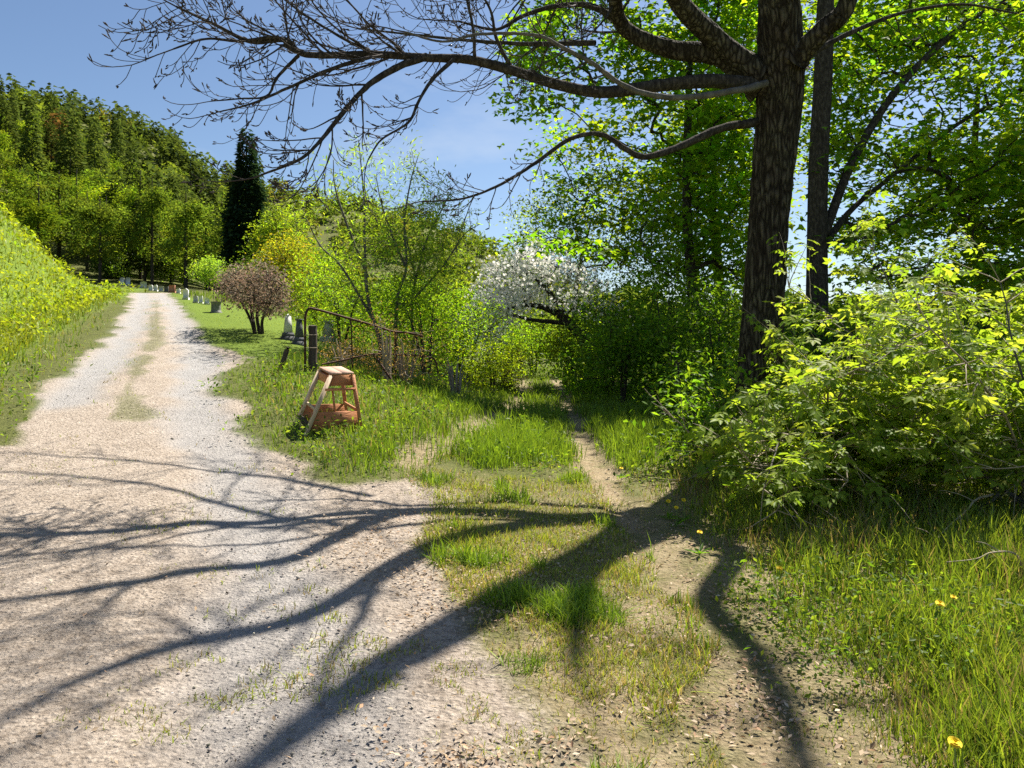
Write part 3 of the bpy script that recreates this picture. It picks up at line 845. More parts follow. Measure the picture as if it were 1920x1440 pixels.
    limb([at(575, 102, 7.85), at(545, 92, 7.7), at(520, 70, 7.6), at(450, 77, 7.5), at(385, 73, 7.35), at(325, 92, 7.2)], .03, .008, 9, (.4, .8), 1, .2)
    limb([at(800, 106, 8.3), at(740, 128, 8.1), at(685, 165, 7.9), at(640, 215, 7.7), at(600, 265, 7.5), at(560, 300, 7.35), at(490, 328, 7.2)], .045, .01, 11, (.5, 1.1), 2, .15)
    limb([at(850, 112, 8.4), at(810, 150, 8.2), at(785, 190, 8.0), at(765, 230, 7.9), at(715, 262, 7.8), at(690, 300, 7.7)], .026, .007, 8, (.35, .8), 1, .2)
    limb([at(700, 104, 8.1), at(620, 130, 7.9), at(540, 165, 7.7), at(470, 195, 7.6), at(410, 210, 7.5)], .028, .007, 10, (.4, .9), 1, .15)
    limb([at(560, 104, 7.85), at(520, 145, 7.8), at(500, 180, 7.7), at(450, 185, 7.6), at(395, 190, 7.5)], .02, .006, 6, (.35, .7), 1, .15)
    # pale limb crossing in front of the trunk
    limb([at(1452, 152, 9.7), at(1398, 166, 9.35), at(1300, 182, 9.05), at(1220, 178, 8.9), at(1160, 155, 8.8), at(1110, 118, 8.65), at(1060, 92, 8.5), at(1005, 66, 8.4), at(900, 64, 8.2), at(830, 78, 8.0), at(760, 60, 7.9)], .05, .010, 9, (.5, 1.2), 2, .35, pale=True)
    # low limb that dips and ends in the sky
    limb([at(1425, 228, 9.85), at(1345, 243, 9.6), at(1275, 275, 9.4), at(1208, 294, 9.2), at(1168, 276, 9.1), at(1128, 252, 9.0), at(1070, 260, 8.85), at(1005, 305, 8.7), at(940, 345, 8.5), at(870, 372, 8.35), at(790, 378, 8.2)], .06, .008, 13, (.4, .9), 1, .62)
    # thick limbs climbing out of the frame, led on by their shadows
    limb([at(1430, 165, 9.8), at(1350, 105, 9.75), at(1255, 92, 9.7), at(1165, 45, 9.66), from_shadow(560, 1037, 6.1), from_shadow(330, 1075, 6.6), from_shadow(100, 1118, 7.1), from_shadow(-250, 1150, 7.8)], .165, .02, 11, (.8, 1.7), 2, .3)
    limb([at(1420, 140, 9.75), at(1335, 68, 9.55), from_shadow(830, 1020, 5.75), from_shadow(700, 1085, 6.3), from_shadow(560, 1150, 7.0), from_shadow(370, 1195, 7.6), from_shadow(150, 1275, 8.4), from_shadow(-60, 1390, 9.2)], .16, .025, 11, (.8, 1.7), 2, .35)
    limb([at(1165, 45, 9.66), at(1110, 12, 9.5), at(1040, 12, 9.3), at(980, 30, 9.1), at(930, 55, 8.9), at(860, 40, 8.7)], .05, .012, 5, (.5, 1.1), 2, .2)
    limb([at(890, 106, 8.55), at(888, 60, 8.5), at(880, 20, 8.5), at(860, -40, 8.4), at(800, -90, 8.3)], .022, .01, 4, (.6, 1.2), 2, .3)
    limb([at(960, 130, 8.75), at(930, 70, 8.6), at(920, 20, 8.5), at(890, -30, 8.4)], .026, .01, 4, (.6, 1.2), 2, .3)
    limb([at(700, 100, 8.1), at(640, 70, 8.0), at(560, 20, 7.9), at(500, -30, 7.8)], .022, .008, 5, (.5, 1.1), 2, .2)
    # limbs right of the trunk
    limb([at(1490, 110, 9.5), at(1545, 55, 9.2), at(1590, 0, 9.0), from_shadow(1330, 1130, 6.7), from_shadow(1420, 1235, 7.8), from_shadow(1500, 1400, 9.0)], .14, .06, 10, (.7, 1.4), 2, .5)
    limb([at(1490, 130, 9.95), at(1540, 90, 10.1), at(1610, 55, 10.2), at(1690, 25, 10.3), at(1800, 8, 10.3), at(1900, 24, 10.3)], .05, .012, 8, (.5, 1.0), 1, .4)
    # upper crown, out of the frame: known only by its shadow
    limb([from_shadow(1100, 1060, 6.4), from_shadow(1085, 1110, 7.2), from_shadow(1080, 1180, 8.2), from_shadow(1075, 1260, 9.2)], .13, .03, 6, (.7, 1.3), 1, .5)
    limb([from_shadow(700, 1085, 6.3), from_shadow(680, 1150, 7.0), from_shadow(620, 1235, 7.9), from_shadow(590, 1330, 8.8)], .05, .02, 4, (.7, 1.3), 1, .4)
    limb([from_shadow(640, 985, 6.1), from_shadow(420, 940, 6.3), from_shadow(200, 900, 6.5), from_shadow(-100, 880, 6.8)], .05, .014, 9, (.9, 1.8), 1, .1)
    limb([from_shadow(700, 930, 5.6), from_shadow(500, 890, 5.8), from_shadow(300, 870, 6.0), from_shadow(50, 850, 6.2)], .04, .014, 9, (.9, 1.8), 1, .1)
    limb([from_shadow(400, 1190, 7.5), from_shadow(250, 1150, 7.8), from_shadow(60, 1160, 8.1)], .03, .012, 5, (.8, 1.6), 1, .1)
build_big_tree()

# ------------------------------------------------------------------ trees around the path
def inpoly(px, py, poly):
    return sdist(px, py, poly) > 0
def poly_clusters(poly, n, d0, d1, g, shade=True, zmin=.3, dens=None, dfun=None):
    poly = np.asarray(poly, float)
    out = []; tries = 0
    lo, hi = poly.min(0), poly.max(0)
    while len(out) < n and tries < 60:
        tries += 1
        m = n * 3
        px = g.uniform(lo[0], hi[0], m); py = g.uniform(lo[1], hi[1], m); d = g.uniform(d0, d1, m)
        if dfun is not None: d = dfun(px, py, d)
        P = np.stack([(px - CX) / FOC * d, d, CH + (HY - py) / FOC * d], -1)
        k = inpoly(px, py, poly) & (P[:, 2] > ground(P[:, 0], P[:, 1]) + zmin)
        if shade: k &= ~sunlit(P)
        if dens is not None: k &= g.random(m) < dens(px, py)
        out.extend(P[k])
    return np.array(out[:n])
MAPLE = [(.09, .21, .015), (.16, .30, .02), (.28, .39, .025)]
MAPLE_Y = [(.15, .23, .016), (.22, .29, .02), (.28, .33, .025)]
def build_maples():
    g = np.random.default_rng(5)
    b = gpt(5.05, 21)
    cl = poly_clusters([(1030, -120), (985, 60), (950, 180), (955, 215), (1040, 215), (975, 320), (1000, 360), (1010, 430), (945, 445), (960, 470), (1120, 470), (1230, 520), (1300, 560), (1420, 520), (1440, -120)], 500, 19.5, 27, g)
    leafy('maple_tree', 'green maple with slender trunk standing directly behind the bare limbs above the path', 'tree', b,
          [([b, b + (.05, 0, 2.5), b + (-.1, .1, 5), b + (-.05, .2, 8), b + (.1, .3, 11)], [.19, .16, .14, .11, .05])],
          cl, 38, .46, .195, LEAF_MAPLE, MAPLE, M_LEAF, M_BARK, .011, seed=3, flat=.32, pitch=(-.25, .35), roll=.4)
    b = gpt(7.2, 26)
    cl = poly_clusters([(1180, -100), (1150, 100), (1100, 250), (1060, 330), (1130, 430), (1320, 440), (1480, 420), (1500, -100)], 200, 24, 31, g)
    leafy('maple_tree', 'yellow green maple seen through gaps between the furrowed trunk and the apple blossom', 'tree', b,
          [([b, b + (0, 0, 3), b + (-.2, 0, 6), b + (-.1, 0, 10)], [.17, .15, .12, .05])],
          cl, 40, .52, .21, LEAF_MAPLE, MAPLE_Y, M_LEAF, M_BARK, .011, seed=4, flat=.35, pitch=(-.25, .35), roll=.4)
    b = gpt(1.9, 27)
    cl = poly_clusters([(985, 480), (965, 420), (1010, 360), (1110, 310), (1260, 340), (1330, 430), (1260, 560), (1180, 530), (1100, 480)], 190, 24, 30, g)
    leafy('lime_tree', 'pale yellow green young tree behind the white apple blossom', 'tree', b,
          [([b, b + (.3, 0, 2), b + (.5, .2, 4), b + (1.0, .2, 6)], [.12, .1, .08, .03])],
          cl, 60, .42, .13, LEAF_DIAMOND, MAPLE_Y, M_LEAF, M_BARK, .01, seed=6)
    # dark trunk right of the ash, spreading to the right
    base = at(1532, 470, 14.5); b = gpt(base[0], base[1])
    gap = [(1700, 190, 95, 90), (1830, 210, 90, 60), (1640, 370, 60, 60), (1870, 120, 70, 60), (1640, 260, 50, 40), (1730, 470, 120, 40)]
    def dens(px, py):
        k = np.ones(px.shape)
        for x, y, w, h in gap: k = np.minimum(k, smooth(.5, 1.3, np.hypot((px - x) / w, (py - y) / h)) + .16)
        return k
    cl = poly_clusters([(1480, -120), (1500, 150), (1560, 400), (1600, 520), (2050, 560), (2100, -120)], 800, 14, 21, g, dens=dens)
    leafy('maple_tree', 'leafy maple with dark straight trunk close to the right of the furrowed trunk', 'tree', b,
          [([b, at(1532, 470, 14.5), at(1535, 300, 14.5), at(1543, 150, 14.5), at(1548, 0, 14.5), at(1556, -160, 14.6)], [.26, .20, .19, .18, .16, .08]),
           ([at(1545, 440, 14.5), at(1600, 300, 14.8), at(1680, 170, 15.3), at(1790, 60, 15.8), at(1900, -10, 16.4)], [.10, .085, .075, .06, .03]),
           ([at(1540, 470, 14.5), at(1590, 400, 15.0), at(1660, 340, 15.5), at(1800, 230, 16.3), at(1930, 160, 17)], [.08, .06, .05, .04, .02])],
          cl, 32, .40, .158, LEAF_MAPLE, MAPLE + [(.2, .3, .02)], M_LEAF, M_BARK, .009, seed=8, flat=.3, pitch=(-.25, .35), roll=.4)
    b = gpt(14.5, 23)
    cl = poly_clusters([(1560, 90), (1700, 330), (1640, 440), (1700, 560), (2250, 560), (2250, -100), (1800, -80)], 480, 19, 27, g, dens=dens)
    leafy('maple_tree', 'maple at the right edge with sky showing between its leaf sprays', 'tree', b,
          [([b, b + (0, 0, 3), b + (-.3, 0, 6), b + (-.1, 0, 10)], [.2, .17, .13, .05])],
          cl, 36, .52, .195, LEAF_MAPLE, MAPLE_Y, M_LEAF, M_BARK, .011, seed=9, flat=.35, pitch=(-.25, .35), roll=.4)
    for (px, d, lab) in ((1352, 30, 'thin dark trunked sapling just left of the furrowed trunk'), (1308, 33, 'thin dark sapling standing behind the maple foliage near the white gap')):
        b = gpt((px - CX) / FOC * d, d)
        cl = poly_clusters([(px - 70, 180), (px - 60, 400), (px + 50, 400), (px + 60, 180)], 40, d - 2, d + 2, g)
        leafy('sapling', lab, 'tree', b, [([b, b + (.1, 0, 3), b + (-.1, 0, 6), b + (.1, 0, 8)], [.11, .09, .07, .03])], cl, 40, .4, .15, LEAF_MAPLE, MAPLE, M_LEAF, M_BARK, .01, seed=int(px))
build_maples()

def build_apple():
    g = np.random.default_rng(14)
    d = 21.0
    b = hit(1112, 708); d = b[1]; d = min(max(d, 18), 24); b = gpt((1112 - CX) / FOC * d, d)
    cl = poly_clusters([(880, 600), (890, 540), (930, 495), (1000, 468), (1100, 490), (1170, 550), (1165, 610), (1120, 600), (1060, 575), (1000, 570), (950, 600), (930, 650), (895, 680)], 330, d - 2.2, d + 2.0, g, shade=False)
    def blossom(mb, cl, g):
        px, py = proj(cl)
        w = np.clip(1.3 - (px - 900) / 190, .12, .8)
        k = np.repeat(cl, 40, 0); k = k[g.random(len(k)) < np.repeat(w, 40)]
        P = k + g.normal(0, 1, k.shape) * np.array([.22, .22, .18])
        mb.add(*leaves(P, g.uniform(.7, 1.2, len(P)) * .058, BLOSSOM, [(.82, .80, .77), (.88, .87, .85), (.8, .74, .72)], pitch=(0, 1.2), roll=1.2, g=g))
    leafy('apple_tree', 'leaning apple tree with dark trunk and white blossom over the far path', 'tree', b,
          [([b, at(1098, 650, d), at(1075, 615, d), at(1045, 588, d), at(1000, 572, d), at(950, 578, d - .5)], [.2, .17, .16, .13, .08, .04]),
           ([at(1070, 612, d), at(1040, 560, d), at(1000, 520, d + .3), at(960, 500, d + .4)], [.11, .09, .06, .03]),
           ([at(1062, 606, d), at(1000, 600, d - .3), at(950, 592, d - .5), at(915, 620, d - .7)], [.08, .06, .05, .025])],
          cl, 18, .26, .065, LEAF_DIAMOND, [(.12, .19, .03), (.2, .27, .05)], M_PETAL, M_BARK, .008, seed=15, extra=blossom, foliage='blossom_and_leaves')
build_apple()

LIME = [(.13, .24, .016), (.19, .31, .02), (.26, .36, .03)]
def build_saplings():
    g = np.random.default_rng(31)
    specs = [
        ('tall young willow with one straight stem behind the rusty gate', [[(712, 640), (690, 560), (684, 470), (683, 380), (678, 320), (672, 262)], [(700, 600), (640, 500), (600, 460), (570, 400)], [(690, 520), (650, 420), (628, 350), (625, 300)]],
         [(545, 420), (560, 330), (600, 300), (650, 240), (700, 245), (735, 330), (740, 460), (720, 560), (640, 600), (570, 560)], 17.5),
        ('slim forked willow right of the straight stemmed one', [[(742, 650), (745, 560), (762, 500), (758, 420), (770, 340), (785, 290)], [(760, 500), (735, 440), (715, 380), (705, 330)]],
         [(690, 420), (720, 320), (780, 270), (830, 330), (840, 450), (820, 560), (740, 580), (690, 520)], 18.5),
        ('spreading willow with dark twin stems left of the blossom', [[(775, 655), (772, 570), (778, 520), (765, 460), (755, 400)], [(778, 530), (800, 450), (830, 390), (850, 350)], [(776, 560), (830, 500), (870, 440), (900, 420)]],
         [(745, 480), (760, 380), (830, 330), (900, 400), (905, 480), (880, 560), (800, 600), (750, 590)], 19.5)]
    for k, (lab, stems, poly, d) in enumerate(specs):
        st_ = []
        for i, pl in enumerate(stems):
            dd = d + (0 if i == 0 else .15 * (i - .5))
            pts = [at(x, y, d + (dd - d) * j / max(1, len(pl) - 1)) for j, (x, y) in enumerate(pl)]
            if i == 0:
                g0 = gpt(pts[0][0], d); pts = [g0] + pts
            r0 = .055 if i == 0 else .035
            st_.append((pts, list(np.linspace(r0, .008, len(pts)))))
        b = st_[0][0][0]
        dn = lambda px, py: np.clip((py - 180) / 260, .25, 1)
        cl = poly_clusters(poly, 140, d - 1.2, d + 1.2, g, shade=False, dens=dn)
        leafy('willow_sapling', lab, 'tree', b, st_, cl, 20, .2, .135, LEAF_NARROW, [(.2, .3, .03), (.28, .37, .05)], M_LEAF, M_GREYBARK, .0045, 'young willows behind the gate', seed=40 + k, flat=1.0, ns=4, wander=.2)
build_saplings()

def bush(name, label, px, py, d, w, h, n, per, size, tmpl, cols, seed, mat=None, bark=None, group=None, dep=None, cat='bush', r0=.006, spread=None, shell=.45, nst=4):
    """a bush standing on the ground under photo column px, w x h metres"""
    g = np.random.default_rng(seed)
    if d is None: p = hit(px, py); x, y = p[0], p[1]
    else: x, y = (px - CX) / FOC * d, d
    b = gpt(x, y)
    cl = lobed(n, b + (0, 0, h * .5), (w * .56, (dep or w) * .56, h * .56), g)
    cl += g.normal(0, .05 * w, cl.shape) * (1, 1, .6)
    cl = cl[cl[:, 2] > ground(cl[:, 0], cl[:, 1]) + .12]
    stems = []
    for i in range(nst):
        a = g.uniform(0, 6.28); rr = g.uniform(.1, .45)
        top = b + np.array([math.cos(a) * rr * w * .6, math.sin(a) * rr * w * .6, h * g.uniform(.55, .85)])
        s0 = gpt(b[0] + .06 * math.cos(a), b[1] + .06 * math.sin(a), -.03)
        stems.append(([s0, s0 * .5 + top * .5 + (0, 0, .1 * h), top], [.012 + .012 * h, .008 + .008 * h, .006]))
    return leafy(name, label, cat, b, stems, cl, per, spread or .16 * max(w, h) ** .6, size, tmpl, cols, mat or M_LEAF, bark or M_TWIG, r0, group, seed=seed + 1, ns=4, flat=.9)

DK = [(.07, .15, .016), (.12, .22, .02), (.19, .29, .03)]
BR = [(.26, .16, .09), (.34, .24, .15), (.2, .11, .06)]
def build_bushes():
    B = bush
    # thicket right of the path, in the shade of the maples
    B('thicket_bush', 'dark green bush right of the path mouth below the blossom', 1165, 0, 17.5, 2.4, 2.4, 110, 43, 0.115, LEAF_DIAMOND, DK, 101)
    B('thicket_bush', 'tall dark bush between the apple tree and the furrowed trunk', 1250, 0, 18.5, 3.0, 3.4, 140, 43, 0.121, LEAF_DIAMOND, DK, 103)
    B('thicket_bush', 'dark bush touching the left side of the furrowed trunk', 1345, 0, 15.0, 2.4, 2.6, 120, 40, 0.108, LEAF_DIAMOND, DK, 105)
    B('thicket_bush', 'small leafy bush hiding the foot of the furrowed trunk', 1395, 0, 8.9, 1.5, 1.25, 70, 31, 0.101, LEAF_DIAMOND, DK, 119)
    B('thicket_bush', 'low shaded bush in front of the thicket on the right of the path', 1290, 0, 13.5, 1.8, 1.5, 80, 36, 0.101, LEAF_DIAMOND, DK, 107)
    B('thicket_bush', 'bush behind the thicket rising to the maple leaves', 1330, 0, 23, 4.2, 4.2, 170, 43, 0.149, LEAF_DIAMOND, DK, 109)
    B('thicket_bush', 'shaded bush at the foot of the leaning apple trunk', 1140, 0, 20.5, 2.0, 1.6, 80, 40, 0.108, LEAF_DIAMOND, MAPLE, 111)
    B('thicket_bush', 'bush filling the gap behind the leaning apple trunk', 1190, 0, 27, 4.2, 3.8, 150, 40, 0.162, LEAF_DIAMOND, DK, 112)
    B('thicket_bush', 'dense green bush directly right behind the furrowed trunk', 1520, 0, 13.5, 2.6, 2.5, 120, 37, 0.115, LEAF_DIAMOND, DK, 113)
    B('thicket_bush', 'dark bush under the right maple behind the pale leaved shrub', 1650, 0, 15, 3.2, 2.7, 130, 37, 0.121, LEAF_DIAMOND, DK, 115)
    B('thicket_bush', 'dark bush at the right edge behind the pale leaved shrub', 1830, 0, 14, 3.6, 2.8, 150, 37, 0.121, LEAF_DIAMOND, DK, 117)
    # hedge left of the path
    B('hedge_bush', 'bright lime bush left of the far path below the hill', 870, 0, 21, 2.6, 2.2, 110, 52, .085, LEAF_DIAMOND, LIME, 121)
    B('hedge_bush', 'lime green bush right behind the sagging gate rail', 800, 0, 18, 2.6, 2.3, 120, 50, .08, LEAF_DIAMOND, LIME, 123)
    B('hedge_bush', 'yellow green bush where the path disappears', 1000, 0, 34, 5.0, 3.6, 190, 50, .11, LEAF_DIAMOND, LIME, 125)
    B('hedge_bush', 'green bush overhanging the far path from the right', 1075, 0, 25, 2.6, 2.4, 110, 50, .1, LEAF_DIAMOND, MAPLE_Y, 126)
    B('hedge_bush', 'low green bush at the left edge of the far path', 925, 0, 19, 1.5, 1.3, 70, 50, .075, LEAF_DIAMOND, MAPLE_Y, 127)
    B('hedge_bush', 'reddish tinged low bush beside the far path', 950, 0, 22, 1.3, 1.2, 60, 50, .07, LEAF_DIAMOND, [(.18, .18, .03), (.26, .15, .05), (.2, .22, .03)], 129)
    B('hedge_bush', 'green bush behind the upright gate pipe', 640, 0, 20, 2.6, 2.2, 110, 48, .085, LEAF_DIAMOND, LIME, 131)
    B('hedge_bush', 'leafy bush between the straight willow and the white monument', 592, 0, 28, 2.4, 2.6, 100, 48, .09, LEAF_DIAMOND, MAPLE_Y, 133)
    B('hedge_bush', 'bush behind the willows filling the view below the hill', 720, 0, 25, 3.4, 1.9, 90, 50, .11, LEAF_DIAMOND, LIME, 135)
    B('hedge_bush', 'bush behind the twin stemmed willow', 830, 0, 27, 3.0, 2.2, 90, 50, .12, LEAF_DIAMOND, LIME, 137)
    # dead brambles round the gate
    B('bramble', 'brown dead bramble heap under the sagging gate rail', 760, 0, 14.3, 1.7, 1.05, 90, 24, .05, LEAF_NARROW, BR, 141, bark=M_PALETWIG, nst=14, r0=.004)
    B('bramble', 'brown dead bramble tangle beside the upright gate pipe', 640, 0, 14.0, 1.3, .75, 70, 22, .05, LEAF_NARROW, BR, 143, bark=M_PALETWIG, nst=12, r0=.004)
    B('bramble', 'brown dry brush at the end of the gate', 855, 0, 15.0, 1.3, 1.0, 70, 22, .05, LEAF_NARROW, BR, 145, bark=M_PALETWIG, nst=12, r0=.004)
    B('bramble', 'rusty brown brush hanging on the sagging gate rail', 725, 0, 13.8, .7, 1.3, 50, 22, .05, LEAF_NARROW, BR, 147, bark=M_PALETWIG, nst=10, r0=.004)
build_bushes()

# ------------------------------------------------------------------ churchyard trees
def conifer_arrays(h, rbase, n, g, size, cols, taper=.9, droop=.35, bare=.06):
    f = 1 - np.sqrt(g.random(n)); f = bare + f * (1 - bare)
    a = g.uniform(0, 2 * np.pi, n)
    lay = np.floor(f * h / .55) * .55 / h
    R_ = rbase * (1 - f) ** taper * (.45 + .75 * vnoise(a / 6.2832 * 9, f * h * 1.1, 9) + .25 * g.random(n))
    k = np.sqrt(g.uniform(.12, 1, n))
    rr = R_ * k
    P = np.stack([np.cos(a) * rr, np.sin(a) * rr, f * h - droop * rr * .55 + g.normal(0, .04 * h * .3, n)], -1)
    V, F, C = leaves(P, g.uniform(.7, 1.4, n) * size, LEAF_NARROW if False else LEAF_DIAMOND, cols, yaw=a + g.normal(0, .5, n), pitch=(-.25, .35), roll=.5, g=g)
    return V, F, C
SPR = [(.012, .026, .016), (.02, .042, .022), (.035, .06, .026)]
def build_yard_trees():
    g = np.random.default_rng(61)
    # tall dark spruce
    d = 62; x = (462 - CX) / FOC * d
    b = gpt(x, d); top = at(464, 238, d)[2]; h = top - b[2]
    r = empty('spruce_tree', b)
    tag(r, 'tall narrow very dark spruce standing alone in front of the hill', 'tree')
    v, q = trunk_tube([b, b + (0, 0, h * .5), b + (0, 0, h * .97)], [.28, .17, .02]); MB().add(v, q).build('trunk', M_BARK, r, b, True)
    V, F, C = conifer_arrays(h, 2.1, 13000, g, .44, SPR, .62, .5, .03)
    mk('crown', V, F, M_NEEDLE, r, C, kind='stuff')
    # purple-brown multi-stem shrub on the lawn
    b = hit(478, 626); d = b[1]
    s = d / FOC
    def A(px, py, o=0): return at(px, py, d + o)
    cl = poly_clusters([(405, 535), (420, 505), (470, 490), (520, 505), (545, 545), (530, 580), (500, 590), (470, 575), (430, 575)], 190, d - 1.3, d + 1.3, g, shade=False)
    leafy('lilac_shrub', 'rounded brown leaved shrub with several dark stems on the cemetery lawn', 'shrub', b,
          [([b, A(470, 600), A(455, 570, .2), A(440, 545, .4)], [.045, .035, .03, .015]), ([b + (.12, 0, 0), A(482, 595), A(484, 560), A(486, 520)], [.05, .04, .03, .015]),
           ([b + (.22, -.1, 0), A(492, 600, -.2), A(505, 570, -.3), A(520, 545, -.4)], [.045, .035, .03, .015]), ([b, A(474, 598, .3), A(468, 560, .6), A(470, 520, .7)], [.05, .045, .03, .015])],
          cl, 26, 9 * s, .085, LEAF_DIAMOND, [(.22, .165, .135), (.31, .25, .20), (.18, .13, .105), (.27, .225, .155)], mat_foliage('dull_brown_leaf', .4, (1.05, .95, .8), 0), M_BARK, .008, seed=62, flat=.9)
    # small trees round the lawn
    def small(label, px, d, top, w, cols, n, seed, size=.16, tmpl=LEAF_DIAMOND, name='small_tree', low=.2):
        b = gpt((px - CX) / FOC * d, d); h = at(px, top, d)[2] - b[2]
        g = np.random.default_rng(seed)
        cl = lobed(n, b + (0, 0, h * (.5 + low / 2)), (w / 2, w / 2, h * (.5 - low / 2)), g)
        leafy(name, label, 'tree', b, [([b, b + (.05, 0, h * .4), b + (-.1, 0, h * .85)], [.03 + .014 * h, .02 + .01 * h, .02])], cl, 44, .09 * w ** .7 + .12, size, tmpl, cols, M_LEAF, M_BARK, .012, seed=seed + 1, flat=.9, ns=4)
    small('small fresh green tree left of the brown lawn shrub', 392, 50, 483, 2.6, [(0.224, 0.364, 0.056), (0.336, 0.448, 0.084)], 80, 71, .15)
    small('yellow orange tinged tree right behind the brown lawn shrub', 545, 40, 425, 4.2, [(.16, .22, .028), (.34, .27, .03), (.2, .28, .03)], 170, 73, .17)
    small('green tree right of the dark spruce', 520, 52, 385, 4.6, [(0.168, 0.252, 0.028), (0.280, 0.350, 0.035)], 170, 75, .2)
    small('bright green tree behind the straight willow', 600, 46, 470, 4.0, LIME, 190, 77, .18)
    small('lime tree left of the far hill slope behind the twin stemmed willow', 760, 50, 520, 4.4, LIME, 200, 79, .2)
    small('lime tree filling the background between hill and apple blossom', 850, 48, 525, 4.0, LIME, 160, 81, .19)
    small('dark bushy tree under the spruce behind the lawn shrub', 505, 46, 480, 4.5, [(0.070, 0.126, 0.021), (0.126, 0.182, 0.028)], 120, 83, .17, low=.05)
    small('round green tree at the hill foot beside the lane end', 320, 74, 455, 4.5, [(0.168, 0.280, 0.028), (0.280, 0.378, 0.028)], 120, 85, .24, low=.05)
    small('bright green tree at the hill foot near the far headstones', 275, 78, 440, 5.0, [(0.238, 0.350, 0.021), (0.322, 0.420, 0.028)], 130, 87, .24, low=.05)
    small('dark green bushy tree where the bank meets the wood', 215, 72, 470, 4.0, [(0.070, 0.126, 0.021), (0.112, 0.182, 0.028)], 110, 89, .22, low=.0)
    small('broad yellow green tree standing before the dark wooded slope', 190, 84, 340, 7.0, [(0.238, 0.336, 0.021), (0.336, 0.406, 0.028)], 190, 91, .28, low=.05)
    small('green tree beside the dark spruce on its left', 415, 76, 470, 5.0, [(0.154, 0.238, 0.028), (0.238, 0.308, 0.028)], 120, 93, .24, low=.05)
build_yard_trees()

# ------------------------------------------------------------------ the wooded hill: copies of a few trees
def build_hill_wood():
    g = np.random.default_rng(81)
    protos = {}
    def proto(key, name, label, grp, crown, bark=M_BARK, th=.9, tr=.16, mat=M_FAR):
        r = empty(name, (0, 0, -500)); tag(r, label, 'tree', grp)
        v, q = trunk_tube([(0, 0, -.6), (0.05, 0, th * 5), (0, 0, th * 10)], [tr, tr * .7, .03], 6, 3)
        MB().add(v, q).build('trunk', bark, r, None, True)
        V, F, C = crown
        mk('crown', V, F, mat, r, C, kind='stuff')
        protos.setdefault(key, []).append(r)
    def decid(seed, w, cols, n=70, per=26, low=.25):
        g2 = np.random.default_rng(seed)
        lob = blob_clusters(11, (0, 0, 5.3), (w * .27, w * .27, 3.4), g2, .6)
        lob[:, :2] *= (1.25 - np.clip(lob[:, 2:3] - 4, 0, 6) * .11)
        cl = np.concatenate([blob_clusters(n // 9, p, (w * .2, w * .2, 1.2), g2, .7) for p in lob])
        return cluster_leaves(cl, 40, .34, .31, LEAF_DIAMOND, cols, g2, flat=.8)
    for i in range(3):
        proto('pine', 'pine_tree', 'dark green pine among many on the wooded left hillside', 'pines on the wooded hillside', conifer_arrays(13, 1.9 + .3 * i, 2600, np.random.default_rng(200 + i), .46, [(.055, .085, .024), (.09, .125, .03), (.14, .17, .04)], .8, .25, .14), mat=M_NEEDLE)
    for i in range(3):
        proto('green', 'broadleaf_tree', 'mid green broadleaf tree among many on the wooded left hillside', 'mid green broadleaf trees on the wooded hillside', decid(210 + i, 5.2 + i * .5, [(.11, .17, .025), (.17, .23, .032)]))
    for i in range(3):
        proto('lime', 'broadleaf_tree', 'bright yellow green broadleaf tree among many on the wooded left hillside', 'yellow green broadleaf trees on the wooded hillside', decid(220 + i, 5.0 + i * .5, [(.15, .24, .02), (.21, .29, .026)]))
    proto('brown', 'dead_pine_tree', 'rust brown dead conifer on the upper left hillside', None, conifer_arrays(11, 2.2, 1500, np.random.default_rng(230), .6, [(.2, .09, .03), (.27, .15, .06), (.14, .1, .03)], .5, .2, .12), mat=M_NEEDLE)
    used = {}
    def place(key, x, y, sc, label=None):
        src = protos[key][int(g.integers(len(protos[key])))]
        if src.name not in used: o = src; used[src.name] = 1
        else:
            o = src.copy(); COL.objects.link(o)
            for ch in src.children:
                c = ch.copy(); COL.objects.link(c); c.parent = o
        o.location = (x, y, float(ground(x, y))); o.rotation_euler = (0, 0, g.uniform(0, 6.28)); o.scale = (sc * g.uniform(.75, 1.3), sc * g.uniform(.75, 1.3), sc * g.uniform(.85, 1.15))
        return o
    def hill_label(key, px, y):
        kind = {'pine': 'dark green pine', 'green': 'mid green tree', 'lime': 'yellow green tree'}[key]
        where = 'on the hill ridge' if y > 150 else ('halfway up the hill' if y > 105 else 'at the hill foot')
        side = 'by the left picture edge' if px < 90 else ('above the meadow bank' if px < 230 else ('above the lane end' if px < 340 else 'near the lone spruce'))
        return f'{kind} {where} {side}'
    pts = []
    tries = 0
    while len(pts) < 285 and tries < 90000:
        tries += 1
        px = g.uniform(-130, 500); d = 66 * (215 / 66) ** g.random()
        x = (px - CX) / FOC * d
        md = 2.4 + .0145 * d
        if any((x - a) ** 2 + (d - c) ** 2 < md * md for a, c in pts): continue
        gz = float(ground(x, d)); py = HY - FOC * (gz + 5 - CH) / d
        if py > 528 or (px > 455 and d > 110): continue
        pts.append((x, d))
    hx, hy = (112 - CX) / FOC * 118, 118
    place('brown', hx, hy, 1.25)
    for x, y in pts:
        if math.hypot(x - hx, y - hy) < 5: continue
        px = CX + FOC * x / y
        up = (y - 66) / 110
        k = g.random()
        pl = .10 + .6 * up + (.25 if px < 60 else 0)
        key = 'pine' if k < pl else ('lime' if k > .62 + .3 * up + .12 * (px > 330) else 'green')
        o = place(key, x, y, g.uniform(.75, 1.15) * (1.0 if key == 'pine' else .95))
        o['label'] = hill_label(key, px, y)
        o['group'] = o['label'] + ' (several alike)'
build_hill_wood()

